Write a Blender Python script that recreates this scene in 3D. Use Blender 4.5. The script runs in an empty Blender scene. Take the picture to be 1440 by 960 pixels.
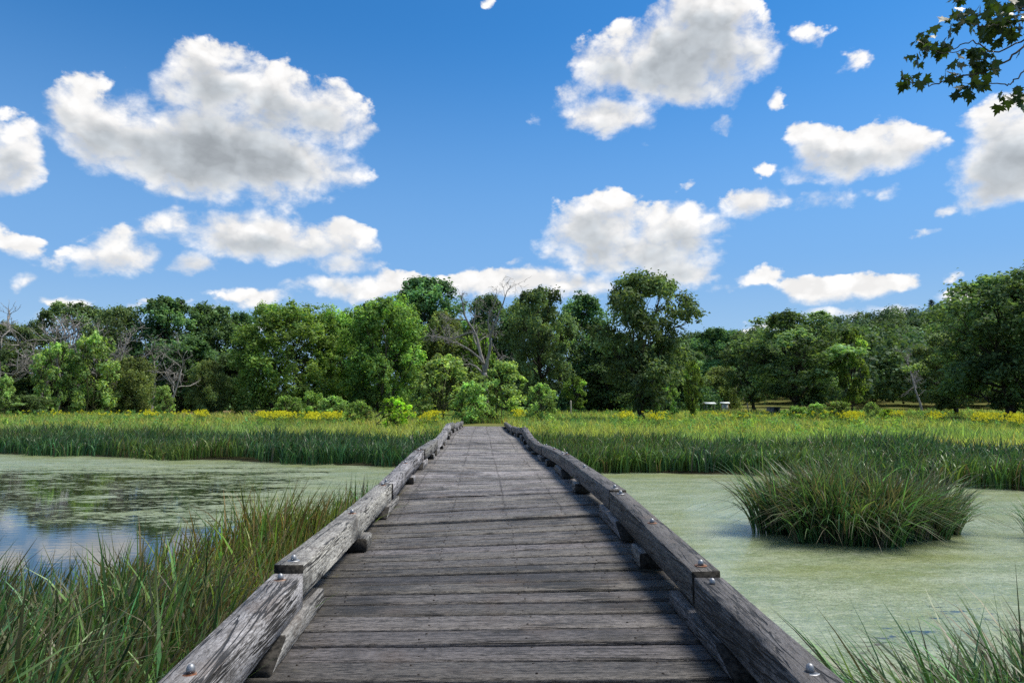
import bpy, math, random
import numpy as np
from mathutils import Vector, Matrix

# ------------------------------------------------------------------ camera, world, sun, exposure
S = bpy.context.scene
COL = S.collection
R = math.radians
F = 973.0                    # focal length in photo pixels (photo 1440 x 960)
EYE = 2.64                   # eye height above the water (z = 0)
cam_d = bpy.data.cameras.new('camera')
cam = bpy.data.objects.new('camera', cam_d)
COL.objects.link(cam)
cam.location = (0, 0, EYE)
cam.rotation_euler = (R(90 + 4.88), 0, R(-2.53))
cam_d.sensor_width = 36.0
cam_d.lens = 36.0 * F / 1440
cam_d.clip_start = 0.05
cam_d.clip_end = 8000
S.camera = cam
S.render.resolution_x, S.render.resolution_y = 1024, 682
CAMR = cam.rotation_euler.to_matrix()

SUN_EL, SUN_AZ = 60.0, 76.0         # elevation, degrees to the right of the bridge axis (+Y)
SKY_STRENGTH = 0.080
sun_d = bpy.data.lights.new('sun', 'SUN')
sun_d.energy = 4.4
sun_d.angle = R(20)          # veiled by thin cloud: the photograph shows no sharp shadows
sun_d.color = (1.0, 0.94, 0.82)
sun = bpy.data.objects.new('sun', sun_d)
COL.objects.link(sun)
_sv = Vector((math.sin(R(SUN_AZ)) * math.cos(R(SUN_EL)), math.cos(R(SUN_AZ)) * math.cos(R(SUN_EL)), math.sin(R(SUN_EL))))
sun.rotation_euler = _sv.to_track_quat('Z', 'Y').to_euler()
sun.location = (40, 60, 90)

S.view_settings.view_transform = 'Standard'
S.view_settings.look = 'None'
S.view_settings.gamma = 1.0
S.view_settings.use_curve_mapping = False
S.view_settings.exposure = 0.45
S.render.engine = 'CYCLES'
cy = S.cycles
cy.max_bounces = 6
cy.diffuse_bounces = 3
cy.glossy_bounces = 3
cy.transmission_bounces = 4
cy.transparent_max_bounces = 8
cy.use_denoising = False
cy.use_adaptive_sampling = True
cy.adaptive_threshold = 0.015
cy.sample_clamp_indirect = 6.0


def ray(px, py):
    d = CAMR @ Vector((px - 720.0, 480.0 - py, -F))
    return d / d.y                       # scaled so that Y = 1


def at(px, dist):
    """ground position seen in photo column px, dist metres down the bridge axis"""
    r = ray(px, 563.0)
    return r.x * dist, dist


def z_of(py, dist, px=720):
    return EYE + ray(px, py).z * dist


# ---- node helper
class NT:
    def __init__(self, tree):
        self.t = tree
        self.n = tree.nodes
        self.l = tree.links

    def put(self, sock, v):
        if v is None:
            return
        if isinstance(v, bpy.types.NodeSocket):
            self.l.new(v, sock)
        elif isinstance(v, (tuple, list)):
            sock.default_value = tuple(v) if len(v) != 3 or sock.type != 'RGBA' else (*v, 1.0)
        else:
            sock.default_value = v

    def m(self, op, a, b=None, c=None, clamp=False):
        n = self.n.new('ShaderNodeMath')
        n.operation = op
        n.use_clamp = clamp
        for i, v in enumerate((a, b, c)):
            self.put(n.inputs[i], v)
        return n.outputs[0]

    def add(self, a, b): return self.m('ADD', a, b)
    def sub(self, a, b): return self.m('SUBTRACT', a, b)
    def mul(self, a, b): return self.m('MULTIPLY', a, b)
    def mx(self, a, b): return self.m('MAXIMUM', a, b)

    def smooth(self, v, a, b, lo=0.0, hi=1.0):
        n = self.n.new('ShaderNodeMapRange')
        n.interpolation_type = 'SMOOTHSTEP'
        self.put(n.inputs['Value'], v)
        self.put(n.inputs['From Min'], a); self.put(n.inputs['From Max'], b)
        self.put(n.inputs['To Min'], lo); self.put(n.inputs['To Max'], hi)
        return n.outputs[0]

    def lin(self, v, a, b, lo=0.0, hi=1.0):
        n = self.n.new('ShaderNodeMapRange')
        self.put(n.inputs['Value'], v)
        self.put(n.inputs['From Min'], a); self.put(n.inputs['From Max'], b)
        self.put(n.inputs['To Min'], lo); self.put(n.inputs['To Max'], hi)
        return n.outputs[0]

    def noise(self, vec, scale, detail=4.0, rough=0.5, dist=0.0, lac=2.0, dim='3D'):
        n = self.n.new('ShaderNodeTexNoise')
        n.noise_dimensions = dim
        if vec is not None:
            self.l.new(vec, n.inputs['Vector'])
        for k, v in (('Scale', scale), ('Detail', detail), ('Roughness', rough), ('Distortion', dist), ('Lacunarity', lac)):
            self.put(n.inputs[k], v)
        return n.outputs['Fac']

    def voro(self, vec, scale, detail=0.0, feature='F1', smooth=None, rough=0.5):
        n = self.n.new('ShaderNodeTexVoronoi')
        n.feature = feature
        if vec is not None:
            self.l.new(vec, n.inputs['Vector'])
        self.put(n.inputs['Scale'], scale)
        self.put(n.inputs['Detail'], detail)
        self.put(n.inputs['Roughness'], rough)
        if smooth is not None:
            self.put(n.inputs['Smoothness'], smooth)
        return n.outputs['Distance']

    def xyz(self, v):
        n = self.n.new('ShaderNodeSeparateXYZ')
        self.l.new(v, n.inputs[0])
        return n.outputs

    def comb(self, x, y, z):
        n = self.n.new('ShaderNodeCombineXYZ')
        for i, v in enumerate((x, y, z)):
            self.put(n.inputs[i], v)
        return n.outputs[0]

    def vmul(self, v, s):
        n = self.n.new('ShaderNodeVectorMath')
        n.operation = 'MULTIPLY'
        self.l.new(v, n.inputs[0])
        self.put(n.inputs[1], s)
        return n.outputs[0]

    def vadd(self, v, s):
        n = self.n.new('ShaderNodeVectorMath')
        n.operation = 'ADD'
        self.l.new(v, n.inputs[0])
        self.put(n.inputs[1], s)
        return n.outputs[0]

    def mix(self, f, a, b, mode='MIX'):
        n = self.n.new('ShaderNodeMix')
        n.data_type = 'RGBA'
        n.blend_type = mode
        n.clamp_factor = True
        self.put(n.inputs[0], f)
        self.put(n.inputs[6], a)
        self.put(n.inputs[7], b)
        return n.outputs[2]

    def node(self, kind, **kw):
        n = self.n.new(kind)
        for k, v in kw.items():
            setattr(n, k, v)
        return n


# ---- world: Nishita sky with broken cumulus fixed in the sky by compass direction
world = bpy.data.worlds.new('World')
S.world = world
world.use_nodes = True
wt = world.node_tree
wt.nodes.clear()
W = NT(wt)
sky = W.node('ShaderNodeTexSky')
sky.sky_type = 'NISHITA'
sky.sun_disc = False
sky.sun_elevation = R(SUN_EL)
sky.sun_rotation = R(SUN_AZ)
sky.altitude = 200
sky.air_density = 1.0
sky.dust_density = 0.3
sky.ozone_density = 2.2

# cumulus banks: photo-measured direction (px) of each puff group, half widths, weight
PUFFS = [
    # big cloud upper left
    (300, 110, 95, 55, 1.0), (400, 150, 120, 60, 1.1), (470, 170, 70, 45, .9), (250, 105, 55, 42, .8), (310, 215, 190, 75, 1.3),
    (160, 185, 95, 55, 1.0), (110, 150, 36, 40, .7), (400, 232, 112, 46, 1.1), (250, 256, 50, 22, .6), (80, 180, 50, 20, .45),
    (478, 240, 40, 30, .6),
    # second band left
    (370, 333, 165, 41, 1.1), (243, 312, 46, 22, .65), (462, 346, 84, 34, .85), (478, 376, 70, 16, .65),
    (165, 362, 82, 28, .9), (170, 338, 45, 26, .6), (272, 374, 38, 20, .7), (15, 215, 48, 52, .95), (15, 340, 50, 22, .75), (70, 368, 26, 12, .5),
    (22, 393, 26, 16, .62), (590, 396, 50, 9, .55), (1330, 388, 20, 8, .4), (455, 402, 60, 11, .6), (1020, 405, 40, 9, .5), (1180, 440, 70, 8, .5), (90, 420, 50, 9, .45), (640, 418, 60, 9, .5), (1290, 330, 30, 7, .36), (350, 455, 70, 9, .45), (1080, 462, 60, 8, .45), (200, 432, 60, 8, .45), (560, 438, 60, 9, .5), (905, 205, 20, 6, .35), (1240, 300, 40, 7, .3), (700, 330, 25, 8, .3), (180, 110, 12, 14, .34),
    # low bank left and centre
    (520, 405, 120, 20, .8), (370, 418, 70, 16, .55), (720, 402, 150, 22, .95), (690, 390, 50, 18, .6), (300, 440, 60, 13, .5), (490, 440, 40, 14, .6),
    (790, 408, 110, 22, .8), (60, 460, 60, 22, .35), (150, 448, 50, 14, .3),
    # centre cloud
    (840, 320, 90, 50, 1.0), (850, 285, 52, 30, .8), (960, 330, 80, 50, 1.0), (890, 360, 140, 42, 1.0), (760, 345, 30, 18, .5), (950, 385, 70, 30, .8),
    (1055, 285, 62, 28, .75), (1160, 280, 48, 20, .6), (1240, 271, 30, 9, .6), (957, 268, 14, 18, .45), (730, 372, 18, 9, .5),
    # top right-centre cloud
    (960, 85, 125, 62, 1.25), (985, 30, 95, 55, 1.1), (860, 90, 65, 52, 1.0), (1060, 60, 60, 52, .9), (990, 130, 80, 30, .7), (855, 165, 75, 30, .85),
    (800, 140, 45, 24, .6), (905, 185, 34, 14, .5), (1145, 47, 32, 20, .5), (1100, 134, 18, 14, .55), (1017, 178, 24, 14, .6), (1190, 88, 22, 20, .4),
    (750, 175, 16, 20, .35),
    # right clouds
    (1190, 215, 92, 42, 1.05), (1250, 215, 75, 34, .9), (1150, 195, 50, 30, .7), (1130, 240, 40, 16, .5), (1068, 238, 22, 10, .5),
    (1425, 215, 95, 70, 1.2), (1400, 175, 60, 40, .8), (1420, 262, 70, 30, .8), (1330, 292, 26, 10, .6), (1350, 240, 30, 14, .5),
    # low right
    (1190, 405, 105, 22, .9), (1070, 390, 45, 14, .6), (1160, 418, 90, 12, .5), (1105, 450, 80, 11, .6), (1255, 436, 60, 10, .6), (1350, 412, 45, 11, .6),
    (685, 6, 14, 9, .5), (545, 318, 25, 8, .35), (1500, 330, 40, 18, .5),
]


def cloud_field_group():
    g = bpy.data.node_groups.new('cloud_field', 'ShaderNodeTree')
    g.interface.new_socket('az', in_out='INPUT', socket_type='NodeSocketFloat')
    g.interface.new_socket('el', in_out='INPUT', socket_type='NodeSocketFloat')
    g.interface.new_socket('field', in_out='OUTPUT', socket_type='NodeSocketFloat')
    G = NT(g)
    gi = g.nodes.new('NodeGroupInput')
    go = g.nodes.new('NodeGroupOutput')
    vec = G.comb(gi.outputs[0], gi.outputs[1], 0.0)
    acc = None
    for (px, py, rx, ry, w) in PUFFS:
        d = ray(px, py)
        az = math.atan2(d.x, d.y)
        el = math.atan2(d.z, math.hypot(d.x, d.y))
        ca = 1.0 / (1 + ((px - 720) / F) ** 2 * .8)
        kx, ky = F / (rx * 1.04 * max(ca, .6)), F / (ry * 1.02)
        n = g.nodes.new('ShaderNodeVectorMath')
        n.operation = 'MULTIPLY_ADD'
        g.links.new(vec, n.inputs[0])
        n.inputs[1].default_value = (kx, ky, 0)
        n.inputs[2].default_value = (-az * kx, -el * ky, 0)
        q = g.nodes.new('ShaderNodeVectorMath')
        q.operation = 'DOT_PRODUCT'
        g.links.new(n.outputs[0], q.inputs[0])
        g.links.new(n.outputs[0], q.inputs[1])
        ww = .25 + .75 * w if w > .62 else .86 * w
        v = G.m('MULTIPLY_ADD', q.outputs['Value'], -ww, ww)      # w * (1 - r^2)
        if acc is None:
            acc = v
        else:
            acc = G.m('SMOOTH_MAX', acc, v, 0.35)
    g.links.new(G.mx(acc, -2.0), go.inputs[0])
    return g


CF = cloud_field_group()
tc = W.node('ShaderNodeTexCoord')
dv = tc.outputs['Generated']
dx, dy, dz = W.xyz(dv)
az = W.m('ARCTAN2', dx, dy)
hor = W.m('SQRT', W.add(W.mul(dx, dx), W.mul(dy, dy)))
el = W.m('ARCTAN2', dz, hor)
pos = W.comb(az, W.mul(el, 1.35), 0.37)


# ragged outline: the lookup is warped with noise, shared by both lookups
w1 = W.sub(W.noise(pos, 8.0, 5.0, .62), .5)
w2 = W.sub(W.noise(W.vadd(pos, (3.1, 7.7, 1.0)), 8.0, 5.0, .62), .5)
azw, elw = W.add(az, W.mul(w1, .10)), W.add(el, W.mul(w2, .065))
gen = W.lin(W.noise(pos, 2.3, 2.0, .5), .40, .60, -1.0, 1.0)
beyond = W.mx(W.smooth(el, .60, .80), W.smooth(W.m('ABSOLUTE', az), .78, 1.0))
fill_clouds = W.sub(W.mul(W.add(gen, 1.4), beyond), 1.4)      # unseen clouds overhead and behind, thickened as white fill light


def field(a, e):
    gn = W.node('ShaderNodeGroup')
    gn.node_tree = CF
    W.put(gn.inputs[0], a)
    W.put(gn.inputs[1], e)
    return W.mx(gn.outputs[0], fill_clouds)


f0 = W.add(field(azw, elw), -.05)
f1 = W.add(field(W.add(azw, .008), W.add(elw, .026)), -.05)
fb = W.noise(pos, 17.0, 8.0, .64, .15)
fb1 = W.noise(W.vadd(pos, (.003, .014, 0)), 17.0, 3.0, .5, .15)
bil = W.voro(W.vadd(pos, W.vmul(W.comb(w2, w1, 0.0), (.10, .10, 0))), 26.0, 1.0, 'F1', None, .5)
det = W.add(W.mul(W.sub(fb, .5), 1.60), W.mul(W.sub(.42, bil), .40))
d0 = W.add(f0, det)
crisp = W.lin(W.smooth(f1, -.6, .5), 0, 1, .30, .78)           # firm sunlit tops, frayed undersides
alpha = W.smooth(d0, -.03, crisp)
thick = W.smooth(W.add(f0, W.mul(det, .45)), .22, 1.25)
above = W.smooth(W.add(f1, W.mul(W.sub(fb1, .5), .9)), .12, 1.00)
shade = W.m('MULTIPLY', thick, above, clamp=True)
relief = W.m('ADD', W.mul(W.sub(fb, fb1), .45), W.mul(W.sub(.35, bil), .30))
lum = W.sub(W.add(1.08, W.m('MINIMUM', W.mx(relief, -.20), .08)), W.mul(shade, .50))
ccol = W.mix(W.smooth(shade, .0, .9), (1.0, .985, .965), (.88, .945, 1.0))
lum = W.mul(lum, .74)
cl = W.mix(1.0, ccol, W.comb(lum, lum, lum), 'MULTIPLY')
skyc = W.mix(1.0, sky.outputs[0], (SKY_STRENGTH * .31, SKY_STRENGTH * .96, SKY_STRENGTH * 1.42), 'MULTIPLY')
# thin bright summer air low over the trees
airy = W.smooth(el, .54, .06)
skyh = W.mix(W.mul(airy, .92), skyc, (.183, .338, .585))
skyh = W.mix(W.mul(W.smooth(el, .20, .03), .75), skyh, (.310, .465, .625))
low = W.smooth(el, -.02, .02)
final = W.mix(W.mul(W.mul(alpha, .97), low), skyh, cl)
bg = W.node('ShaderNodeBackground')
wt.links.new(final, bg.inputs['Color'])
bg.inputs['Strength'].default_value = 1.0
wo = W.node('ShaderNodeOutputWorld')
wt.links.new(bg.outputs[0], wo.inputs[0])
world.cycles.sampling_method = 'MANUAL'
world.cycles.sample_map_resolution = 512

# ------------------------------------------------------------------ mesh helpers
rng = np.random.default_rng(7)
random.seed(7)


def mesh_np(name, V, faces, mats=(), col=None, smooth=False, mat_idx=None):
    """V (n,3); faces: list of int arrays (k,3) or (k,4)"""
    me = bpy.data.meshes.new(name)
    V = np.ascontiguousarray(V, dtype=np.float32)
    me.vertices.add(len(V))
    me.vertices.foreach_set('co', V.ravel())
    if isinstance(faces, np.ndarray):
        faces = [faces]
    faces = [f for f in faces if len(f)]
    loops = np.concatenate([f.ravel() for f in faces]).astype(np.int32)
    sizes = np.concatenate([np.full(len(f), f.shape[1]) for f in faces])
    starts = np.concatenate([[0], np.cumsum(sizes)[:-1]]).astype(np.int32)
    me.loops.add(len(loops))
    me.loops.foreach_set('vertex_index', loops)
    me.polygons.add(len(sizes))
    me.polygons.foreach_set('loop_start', starts)
    if smooth:
        me.polygons.foreach_set('use_smooth', np.ones(len(sizes), dtype=bool))
    for m in mats:
        me.materials.append(m)
    if mat_idx is not None:
        me.polygons.foreach_set('material_index', np.asarray(mat_idx, dtype=np.int32))
    if col is not None:
        a = me.attributes.new('tint', 'FLOAT_COLOR', 'POINT')
        c = np.ones((len(V), 4), dtype=np.float32)
        c[:, :3] = col
        a.data.foreach_set('color', c.ravel())
    me.update(calc_edges=True)
    me.validate()
    return me


def obj(name, me, parent=None, loc=None):
    o = bpy.data.objects.new(name, me)
    COL.objects.link(o)
    if parent is not None:
        o.parent = parent
    if loc is not None:
        o.location = loc
    return o


def tag(o, label=None, cat=None, group=None, kind=None):
    if label: o['label'] = label
    if cat: o['category'] = cat
    if group: o['group'] = group
    if kind: o['kind'] = kind
    return o


def empty(name, loc=(0, 0, 0), rz=0.0, scale=(1, 1, 1)):
    o = bpy.data.objects.new(name, None)
    o.empty_display_size = 0.3
    COL.objects.link(o)
    o.location = loc
    o.rotation_euler = (0, 0, rz)
    o.scale = scale
    return o


class Geo:
    """collects vertices, quads and triangles with a tint"""
    def __init__(self):
        self.V, self.Q, self.T, self.C, self.n = [], [], [], [], 0
        self.MQ = []

    def add(self, V, Q=None, T=None, C=None):
        V = np.asarray(V, float).reshape(-1, 3)
        self.V.append(V)
        if Q is not None and len(Q): self.Q.append(np.asarray(Q) + self.n)
        if T is not None and len(T): self.T.append(np.asarray(T) + self.n)
        self.C.append(np.ones((len(V), 3)) if C is None else np.broadcast_to(C, (len(V), 3)))
        self.n += len(V)

    def mesh(self, name, mats, smooth=False, col=True):
        f = []
        if self.Q: f.append(np.concatenate(self.Q))
        if self.T: f.append(np.concatenate(self.T))
        return mesh_np(name, np.concatenate(self.V), f, mats, np.concatenate(self.C) if col else None, smooth)


def tube(g, P, Rr, sides=6, C=None, cap=True):
    """swept tube along polyline P with radii Rr"""
    P = np.asarray(P, float)
    n = len(P)
    Rr = np.asarray(Rr, float)
    T = np.gradient(P, axis=0)
    T /= np.linalg.norm(T, axis=1, keepdims=True) + 1e-9
    ref = np.array([0.31, 0.2, 0.93]) if abs(T[0, 2]) < .8 else np.array([0.9, 0.31, 0.1])
    A = np.cross(T, ref); A /= np.linalg.norm(A, axis=1, keepdims=True) + 1e-9
    B = np.cross(T, A)
    th = np.arange(sides) * 2 * math.pi / sides
    V = P[:, None, :] + Rr[:, None, None] * (np.cos(th)[None, :, None] * A[:, None, :] + np.sin(th)[None, :, None] * B[:, None, :])
    i = np.arange(n - 1)[:, None] * sides
    j = np.arange(sides)[None, :]
    j2 = (j + 1) % sides
    Q = np.stack([i + j, i + j2, i + sides + j2, i + sides + j], -1).reshape(-1, 4)
    V = V.reshape(-1, 3)
    Tt = None
    if cap:
        V = np.vstack([V, P[0:1], P[-1:]])
        c0, c1 = n * sides, n * sides + 1
        jj = np.arange(sides)
        k2 = (jj + 1) % sides
        e = (n - 1) * sides
        Tt = np.vstack([np.stack([np.full(sides, c0), k2, jj], -1), np.stack([np.full(sides, c1), e + jj, e + k2], -1)])
    g.add(V, Q, Tt, C)


def box(g, c, s, C=None, rz=0.0):
    c = np.asarray(c, float); s = np.asarray(s, float) / 2
    V = np.array([[x, y, z] for z in (-1, 1) for y in (-1, 1) for x in (-1, 1)]) * s
    if rz:
        ca, sa = math.cos(rz), math.sin(rz)
        V = V @ np.array([[ca, sa, 0], [-sa, ca, 0], [0, 0, 1]])
    g.add(V + c, [[0, 2, 3, 1], [4, 5, 7, 6], [0, 1, 5, 4], [2, 6, 7, 3], [0, 4, 6, 2], [1, 3, 7, 5]], None, C)


def curve(pts, n):
    """Catmull-Rom resample of a polyline"""
    P = np.asarray(pts, float)
    P = np.vstack([2 * P[0] - P[1], P, 2 * P[-1] - P[-2]])
    t = np.linspace(0, len(P) - 3 - 1e-6, n)
    k = t.astype(int)
    u = (t - k)[:, None]
    a, b, c, d = P[k], P[k + 1], P[k + 2], P[k + 3]
    return .5 * (2 * b + (c - a) * u + (2 * a - 5 * b + 4 * c - d) * u ** 2 + (3 * b - a - 3 * c + d) * u ** 3)


def sstep(x, a, b):
    t = np.clip((np.asarray(x, float) - a) / (b - a), 0, 1)
    return t * t * (3 - 2 * t)


def vnoise(x, y, s, seed=0):
    """cheap smooth value noise, numpy"""
    x = np.asarray(x, float) / s + seed * 17.3
    y = np.asarray(y, float) / s + seed * 9.1
    xi, yi = np.floor(x), np.floor(y)
    fx, fy = x - xi, y - yi
    fx, fy = fx * fx * (3 - 2 * fx), fy * fy * (3 - 2 * fy)
    h = lambda a, b: np.modf(np.abs(np.sin(a * 127.1 + b * 311.7) * 43758.5453))[0]
    return (h(xi, yi) * (1 - fx) + h(xi + 1, yi) * fx) * (1 - fy) + (h(xi, yi + 1) * (1 - fx) + h(xi + 1, yi + 1) * fx) * fy


# ------------------------------------------------------------------ materials
def new_mat(name):
    m = bpy.data.materials.new(name)
    m.use_nodes = True
    m.node_tree.nodes.clear()
    return m, NT(m.node_tree)


def out(N, sh):
    o = N.node('ShaderNodeOutputMaterial')
    N.l.new(sh, o.inputs['Surface'])


def principled(N, color, rough=.6, spec=.5, metal=0.0, normal=None):
    p = N.node('ShaderNodeBsdfPrincipled')
    N.put(p.inputs['Base Color'], color)
    N.put(p.inputs['Roughness'], rough)
    N.put(p.inputs['Specular IOR Level'], spec)
    N.put(p.inputs['Metallic'], metal)
    if normal is not None:
        N.l.new(normal, p.inputs['Normal'])
    return p.outputs[0]


def bump(N, h, strength=.5, dist=.01):
    b = N.node('ShaderNodeBump')
    b.inputs['Strength'].default_value = strength
    b.inputs['Distance'].default_value = dist
    N.l.new(h, b.inputs['Height'])
    return b.outputs[0]


def attr(N, name='tint'):
    a = N.node('ShaderNodeAttribute')
    a.attribute_name = name
    return a.outputs['Color']


def leaf_mat(name, base, trans=.35, rough=.65, spec=.12, vary=.12, tcol=None):
    """leaf: diffuse + translucent + a little gloss; base colour times per-leaf tint, small change per plant"""
    m, N = new_mat(name)
    oi = N.node('ShaderNodeObjectInfo')
    hs = N.node('ShaderNodeHueSaturation')
    c = N.mix(1.0, base, attr(N), 'MULTIPLY')
    N.l.new(c, hs.inputs['Color'])
    N.put(hs.inputs['Hue'], N.lin(oi.outputs['Random'], 0, 1, .5 - vary * .10, .5 + vary * .10))
    N.put(hs.inputs['Value'], N.lin(oi.outputs['Random'], 0, 1, 1 - vary, 1 + vary))
    c = hs.outputs[0]
    d = principled(N, c, rough, spec)
    t = N.node('ShaderNodeBsdfTranslucent')
    N.put(t.inputs['Color'], N.mix(1.0, c, tcol or (1.5, 1.55, .7), 'MULTIPLY'))
    mx = N.node('ShaderNodeMixShader')
    mx.inputs[0].default_value = trans
    N.l.new(d, mx.inputs[1]); N.l.new(t.outputs[0], mx.inputs[2])
    out(N, mx.outputs[0])
    return m


M = {}
M['oak'] = leaf_mat('oak_leaf', (.118, .180, .080), .36, vary=.12)
M['dense'] = leaf_mat('dense_leaf', (.100, .180, .078), .36, vary=.20)
M['light'] = leaf_mat('light_leaf', (.160, .235, .066), .42, vary=.22)
M['willow'] = leaf_mat('willow_leaf', (.170, .220, .085), .40, vary=.1)
M['bright'] = leaf_mat('bright_leaf', (.250, .380, .045), .50)
M['lime'] = leaf_mat('lime_leaf', (.150, .240, .055), .42)
M['sapling'] = leaf_mat('sapling_leaf', (.235, .350, .125), .45, vary=.14)
M['hill'] = leaf_mat('hill_leaf', (.074, .120, .058), .30)
M['maple'] = leaf_mat('maple_leaf', (.040, .066, .018), .36, .45, .35)
M['pine'] = leaf_mat('pine_needles', (.030, .052, .028), .15)
M['reed'] = leaf_mat('reed_blade', (.060, .136, .048), .32, .42, .35, tcol=(1.25, 1.3, .6))
M['grass'] = leaf_mat('meadow_grass', (.300, .375, .125), .45, .6, .2)
M['weed'] = leaf_mat('weed_leaf', (.180, .280, .075), .42, .6, .2)
M['gold'] = leaf_mat('goldenrod_flower', (.56, .53, .030), .30, .7, .1, tcol=(1.2, 1.1, .6))


def bark_mat(name, c1, c2, scale=8.0):
    m, N = new_mat(name)
    t = N.node('ShaderNodeTexCoord').outputs['Object']
    n = N.noise(N.vmul(t, (1, 1, .18)), scale, 6, .6)
    c = N.mix(N.smooth(n, .35, .65), c1, c2)
    out(N, principled(N, c, .85, .2, normal=bump(N, n, .8, .03)))
    return m


M['bark'] = bark_mat('bark', (.028, .024, .020), (.085, .075, .062))
M['deadwood'] = bark_mat('dead_wood', (.13, .12, .11), (.35, .33, .31))
M['stem'] = bark_mat('green_stem', (.05, .06, .025), (.09, .09, .04))


def wood_mat(name, axis, lo, hi, beam=False):
    """weathered grey timber, grain along axis 0 (planks) or 1 (beams); long dark checks, stains, worn pale fibres"""
    m, N = new_mat(name)
    t = N.node('ShaderNodeTexCoord').outputs['Object']
    tint = attr(N)
    tx = N.xyz(t)
    tn = N.xyz(tint)
    # every timber gets its own stretch of grain
    off = N.vmul(N.comb(tn[0], tn[1], tn[2]), (37.0, 53.0, 71.0))
    p = N.vadd(t, off)
    along, across = .9, 26.0
    sc = (along, across, across) if axis == 0 else (across, along, across)
    fsc = (15.0, 80.0, 80.0) if axis == 0 else (80.0, 13.0, 80.0)
    fine = N.noise(N.vmul(p, fsc), 1.0, 6, .75)
    psc = (7.0, 58.0, 58.0) if axis == 0 else (50.0, 6.0, 50.0)
    pits = N.smooth(N.noise(N.vmul(N.vadd(p, (4.2, 1.7, 9.3)), psc), 1.0, 4, .7, .3), .40, .33)
    mid = N.noise(N.vmul(p, sc), 1.0, 4, .6, .4)
    sc2 = (.42, 13.0, 13.0) if axis == 0 else (11.0, .50, 11.0)
    ck = N.noise(N.vmul(p, sc2), 1.0, 3, .55, .5)
    check = N.smooth(N.m('ABSOLUTE', N.sub(ck, .5)), .030, .008)
    brk = N.smooth(N.noise(N.vmul(p, (1.6, 1.6, 1.6)), 1.0, 2, .5), .44, .58)
    check = N.mul(check, brk)
    if beam:                                             # deep drying splits along the timber
        ck2 = N.noise(N.vmul(N.vadd(p, (7.7, 3.1, 5.9)), (5.5, .30, 5.5)), 1.0, 4, .6, .5)
        check = N.mx(check, N.mul(N.smooth(N.m('ABSOLUTE', N.sub(ck2, .5)), .016, .006), N.smooth(N.noise(N.vmul(p, (.8, .8, .8)), 1.0, 2, .5), .42, .50)))
    blot = N.noise(t, 1.4, 5, .62)
    speck = N.noise(p, 55.0, 3, .7)
    f = N.add(N.mul(fine, .74), N.mul(mid, .26))
    c = N.mix(N.smooth(f, .39, .60), lo, hi)
    v = N.lin(tn[0], 0, 1, .62, 1.30)
    c = N.mix(1.0, c, N.comb(v, v, N.mul(v, N.lin(tn[1], 0, 1, .93, 1.07))), 'MULTIPLY')
    if beam:                                             # dirt and lichen settle on the upper faces of the kerbs
        gnz = N.xyz(N.node('ShaderNodeNewGeometry').outputs['Normal'])[2]
        topf = N.mul(N.smooth(gnz, .55, .9), N.smooth(N.noise(N.vadd(t, (1, 6, 3)), 5.0, 5, .65), .22, .55))
        c = N.mix(N.mul(topf, .55), c, (.095, .083, .075))
    # damp dark stains, brown patches and pale worn flecks
    c = N.mix(N.mul(N.smooth(blot, .50, .68), .72), c, tuple(x * .45 for x in lo))
    c = N.mix(N.mul(N.smooth(N.noise(N.vadd(t, (5, 9, 2)), 2.2, 4, .6), .54, .72), .35), c, (.085, .055, .036))
    c = N.mix(N.mul(N.smooth(speck, .63, .72), .55), c, tuple(min(1, x * 1.55) for x in hi))
    c = N.mix(N.mul(N.smooth(speck, .40, .30), .65), c, tuple(x * .25 for x in lo))
    if not beam:
        # rows of nail heads over the stringers, with the dark streak each row leaves
        row = None
        for x0 in (-1.12, -.40, .34, 1.10):
            d = N.m('ABSOLUTE', N.sub(N.add(tx[0], N.mul(N.sub(blot, .5), .10)), x0))
            r = N.smooth(d, .022, .006)
            row = r if row is None else N.mx(row, r)
        wob = N.smooth(N.noise(N.vmul(t, (3, .35, 1)), 1.0, 3, .6), .40, .62)
        c = N.mix(N.mul(N.mul(N.mul(row, wob), N.smooth(tx[1], 6.0, 12.0)), .65), c, (.016, .014, .013))
        # boards darker near, paler far: grazing sky sheen painted into the colour
        far_sheen = N.smooth(N.add(tx[1], N.mul(N.sub(blot, .5), 10.0)), 5.0, 17.0)
        c = N.mix(1.0, c, N.mix(far_sheen, (.62, .60, .59), (1.62, 1.61, 1.64)), 'MULTIPLY')
        # moss and dirt gathered along the kerb timbers
        edge = N.mx(N.smooth(tx[0], 1.20, 1.68), N.smooth(tx[0], -1.0, -1.42))
        dirt = N.mul(edge, N.smooth(N.noise(t, 3.0, 5, .65), .36, .60))
        c = N.mix(N.mul(dirt, .60), c, (.022, .019, .013))
        moss = N.mul(edge, N.smooth(N.noise(N.vadd(t, (2, 2, 8)), 6.0, 5, .7), .58, .70))
        c = N.mix(N.mul(moss, .6), c, (.10, .085, .025))
    c = N.mix(N.mul(pits, .62 if beam else .85), c, (.016, .015, .014))
    c = N.mix(N.mul(check, .94), c, (.010, .009, .008))
    h = N.sub(N.sub(N.add(N.mul(fine, .7), N.mul(mid, .5)), N.mul(check, 2.2)), N.mul(pits, .9))
    rough = N.lin(f, .3, .7, .72, .50)
    out(N, principled(N, c, rough, .42, normal=bump(N, h, .75, .010)))
    return m


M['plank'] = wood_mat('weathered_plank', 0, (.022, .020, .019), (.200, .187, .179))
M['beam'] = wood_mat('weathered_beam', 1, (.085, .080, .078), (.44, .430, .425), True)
M['beam_dark'] = wood_mat('weathered_beam_damp', 1, (.034, .032, .031), (.21, .20, .20), True)

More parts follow.
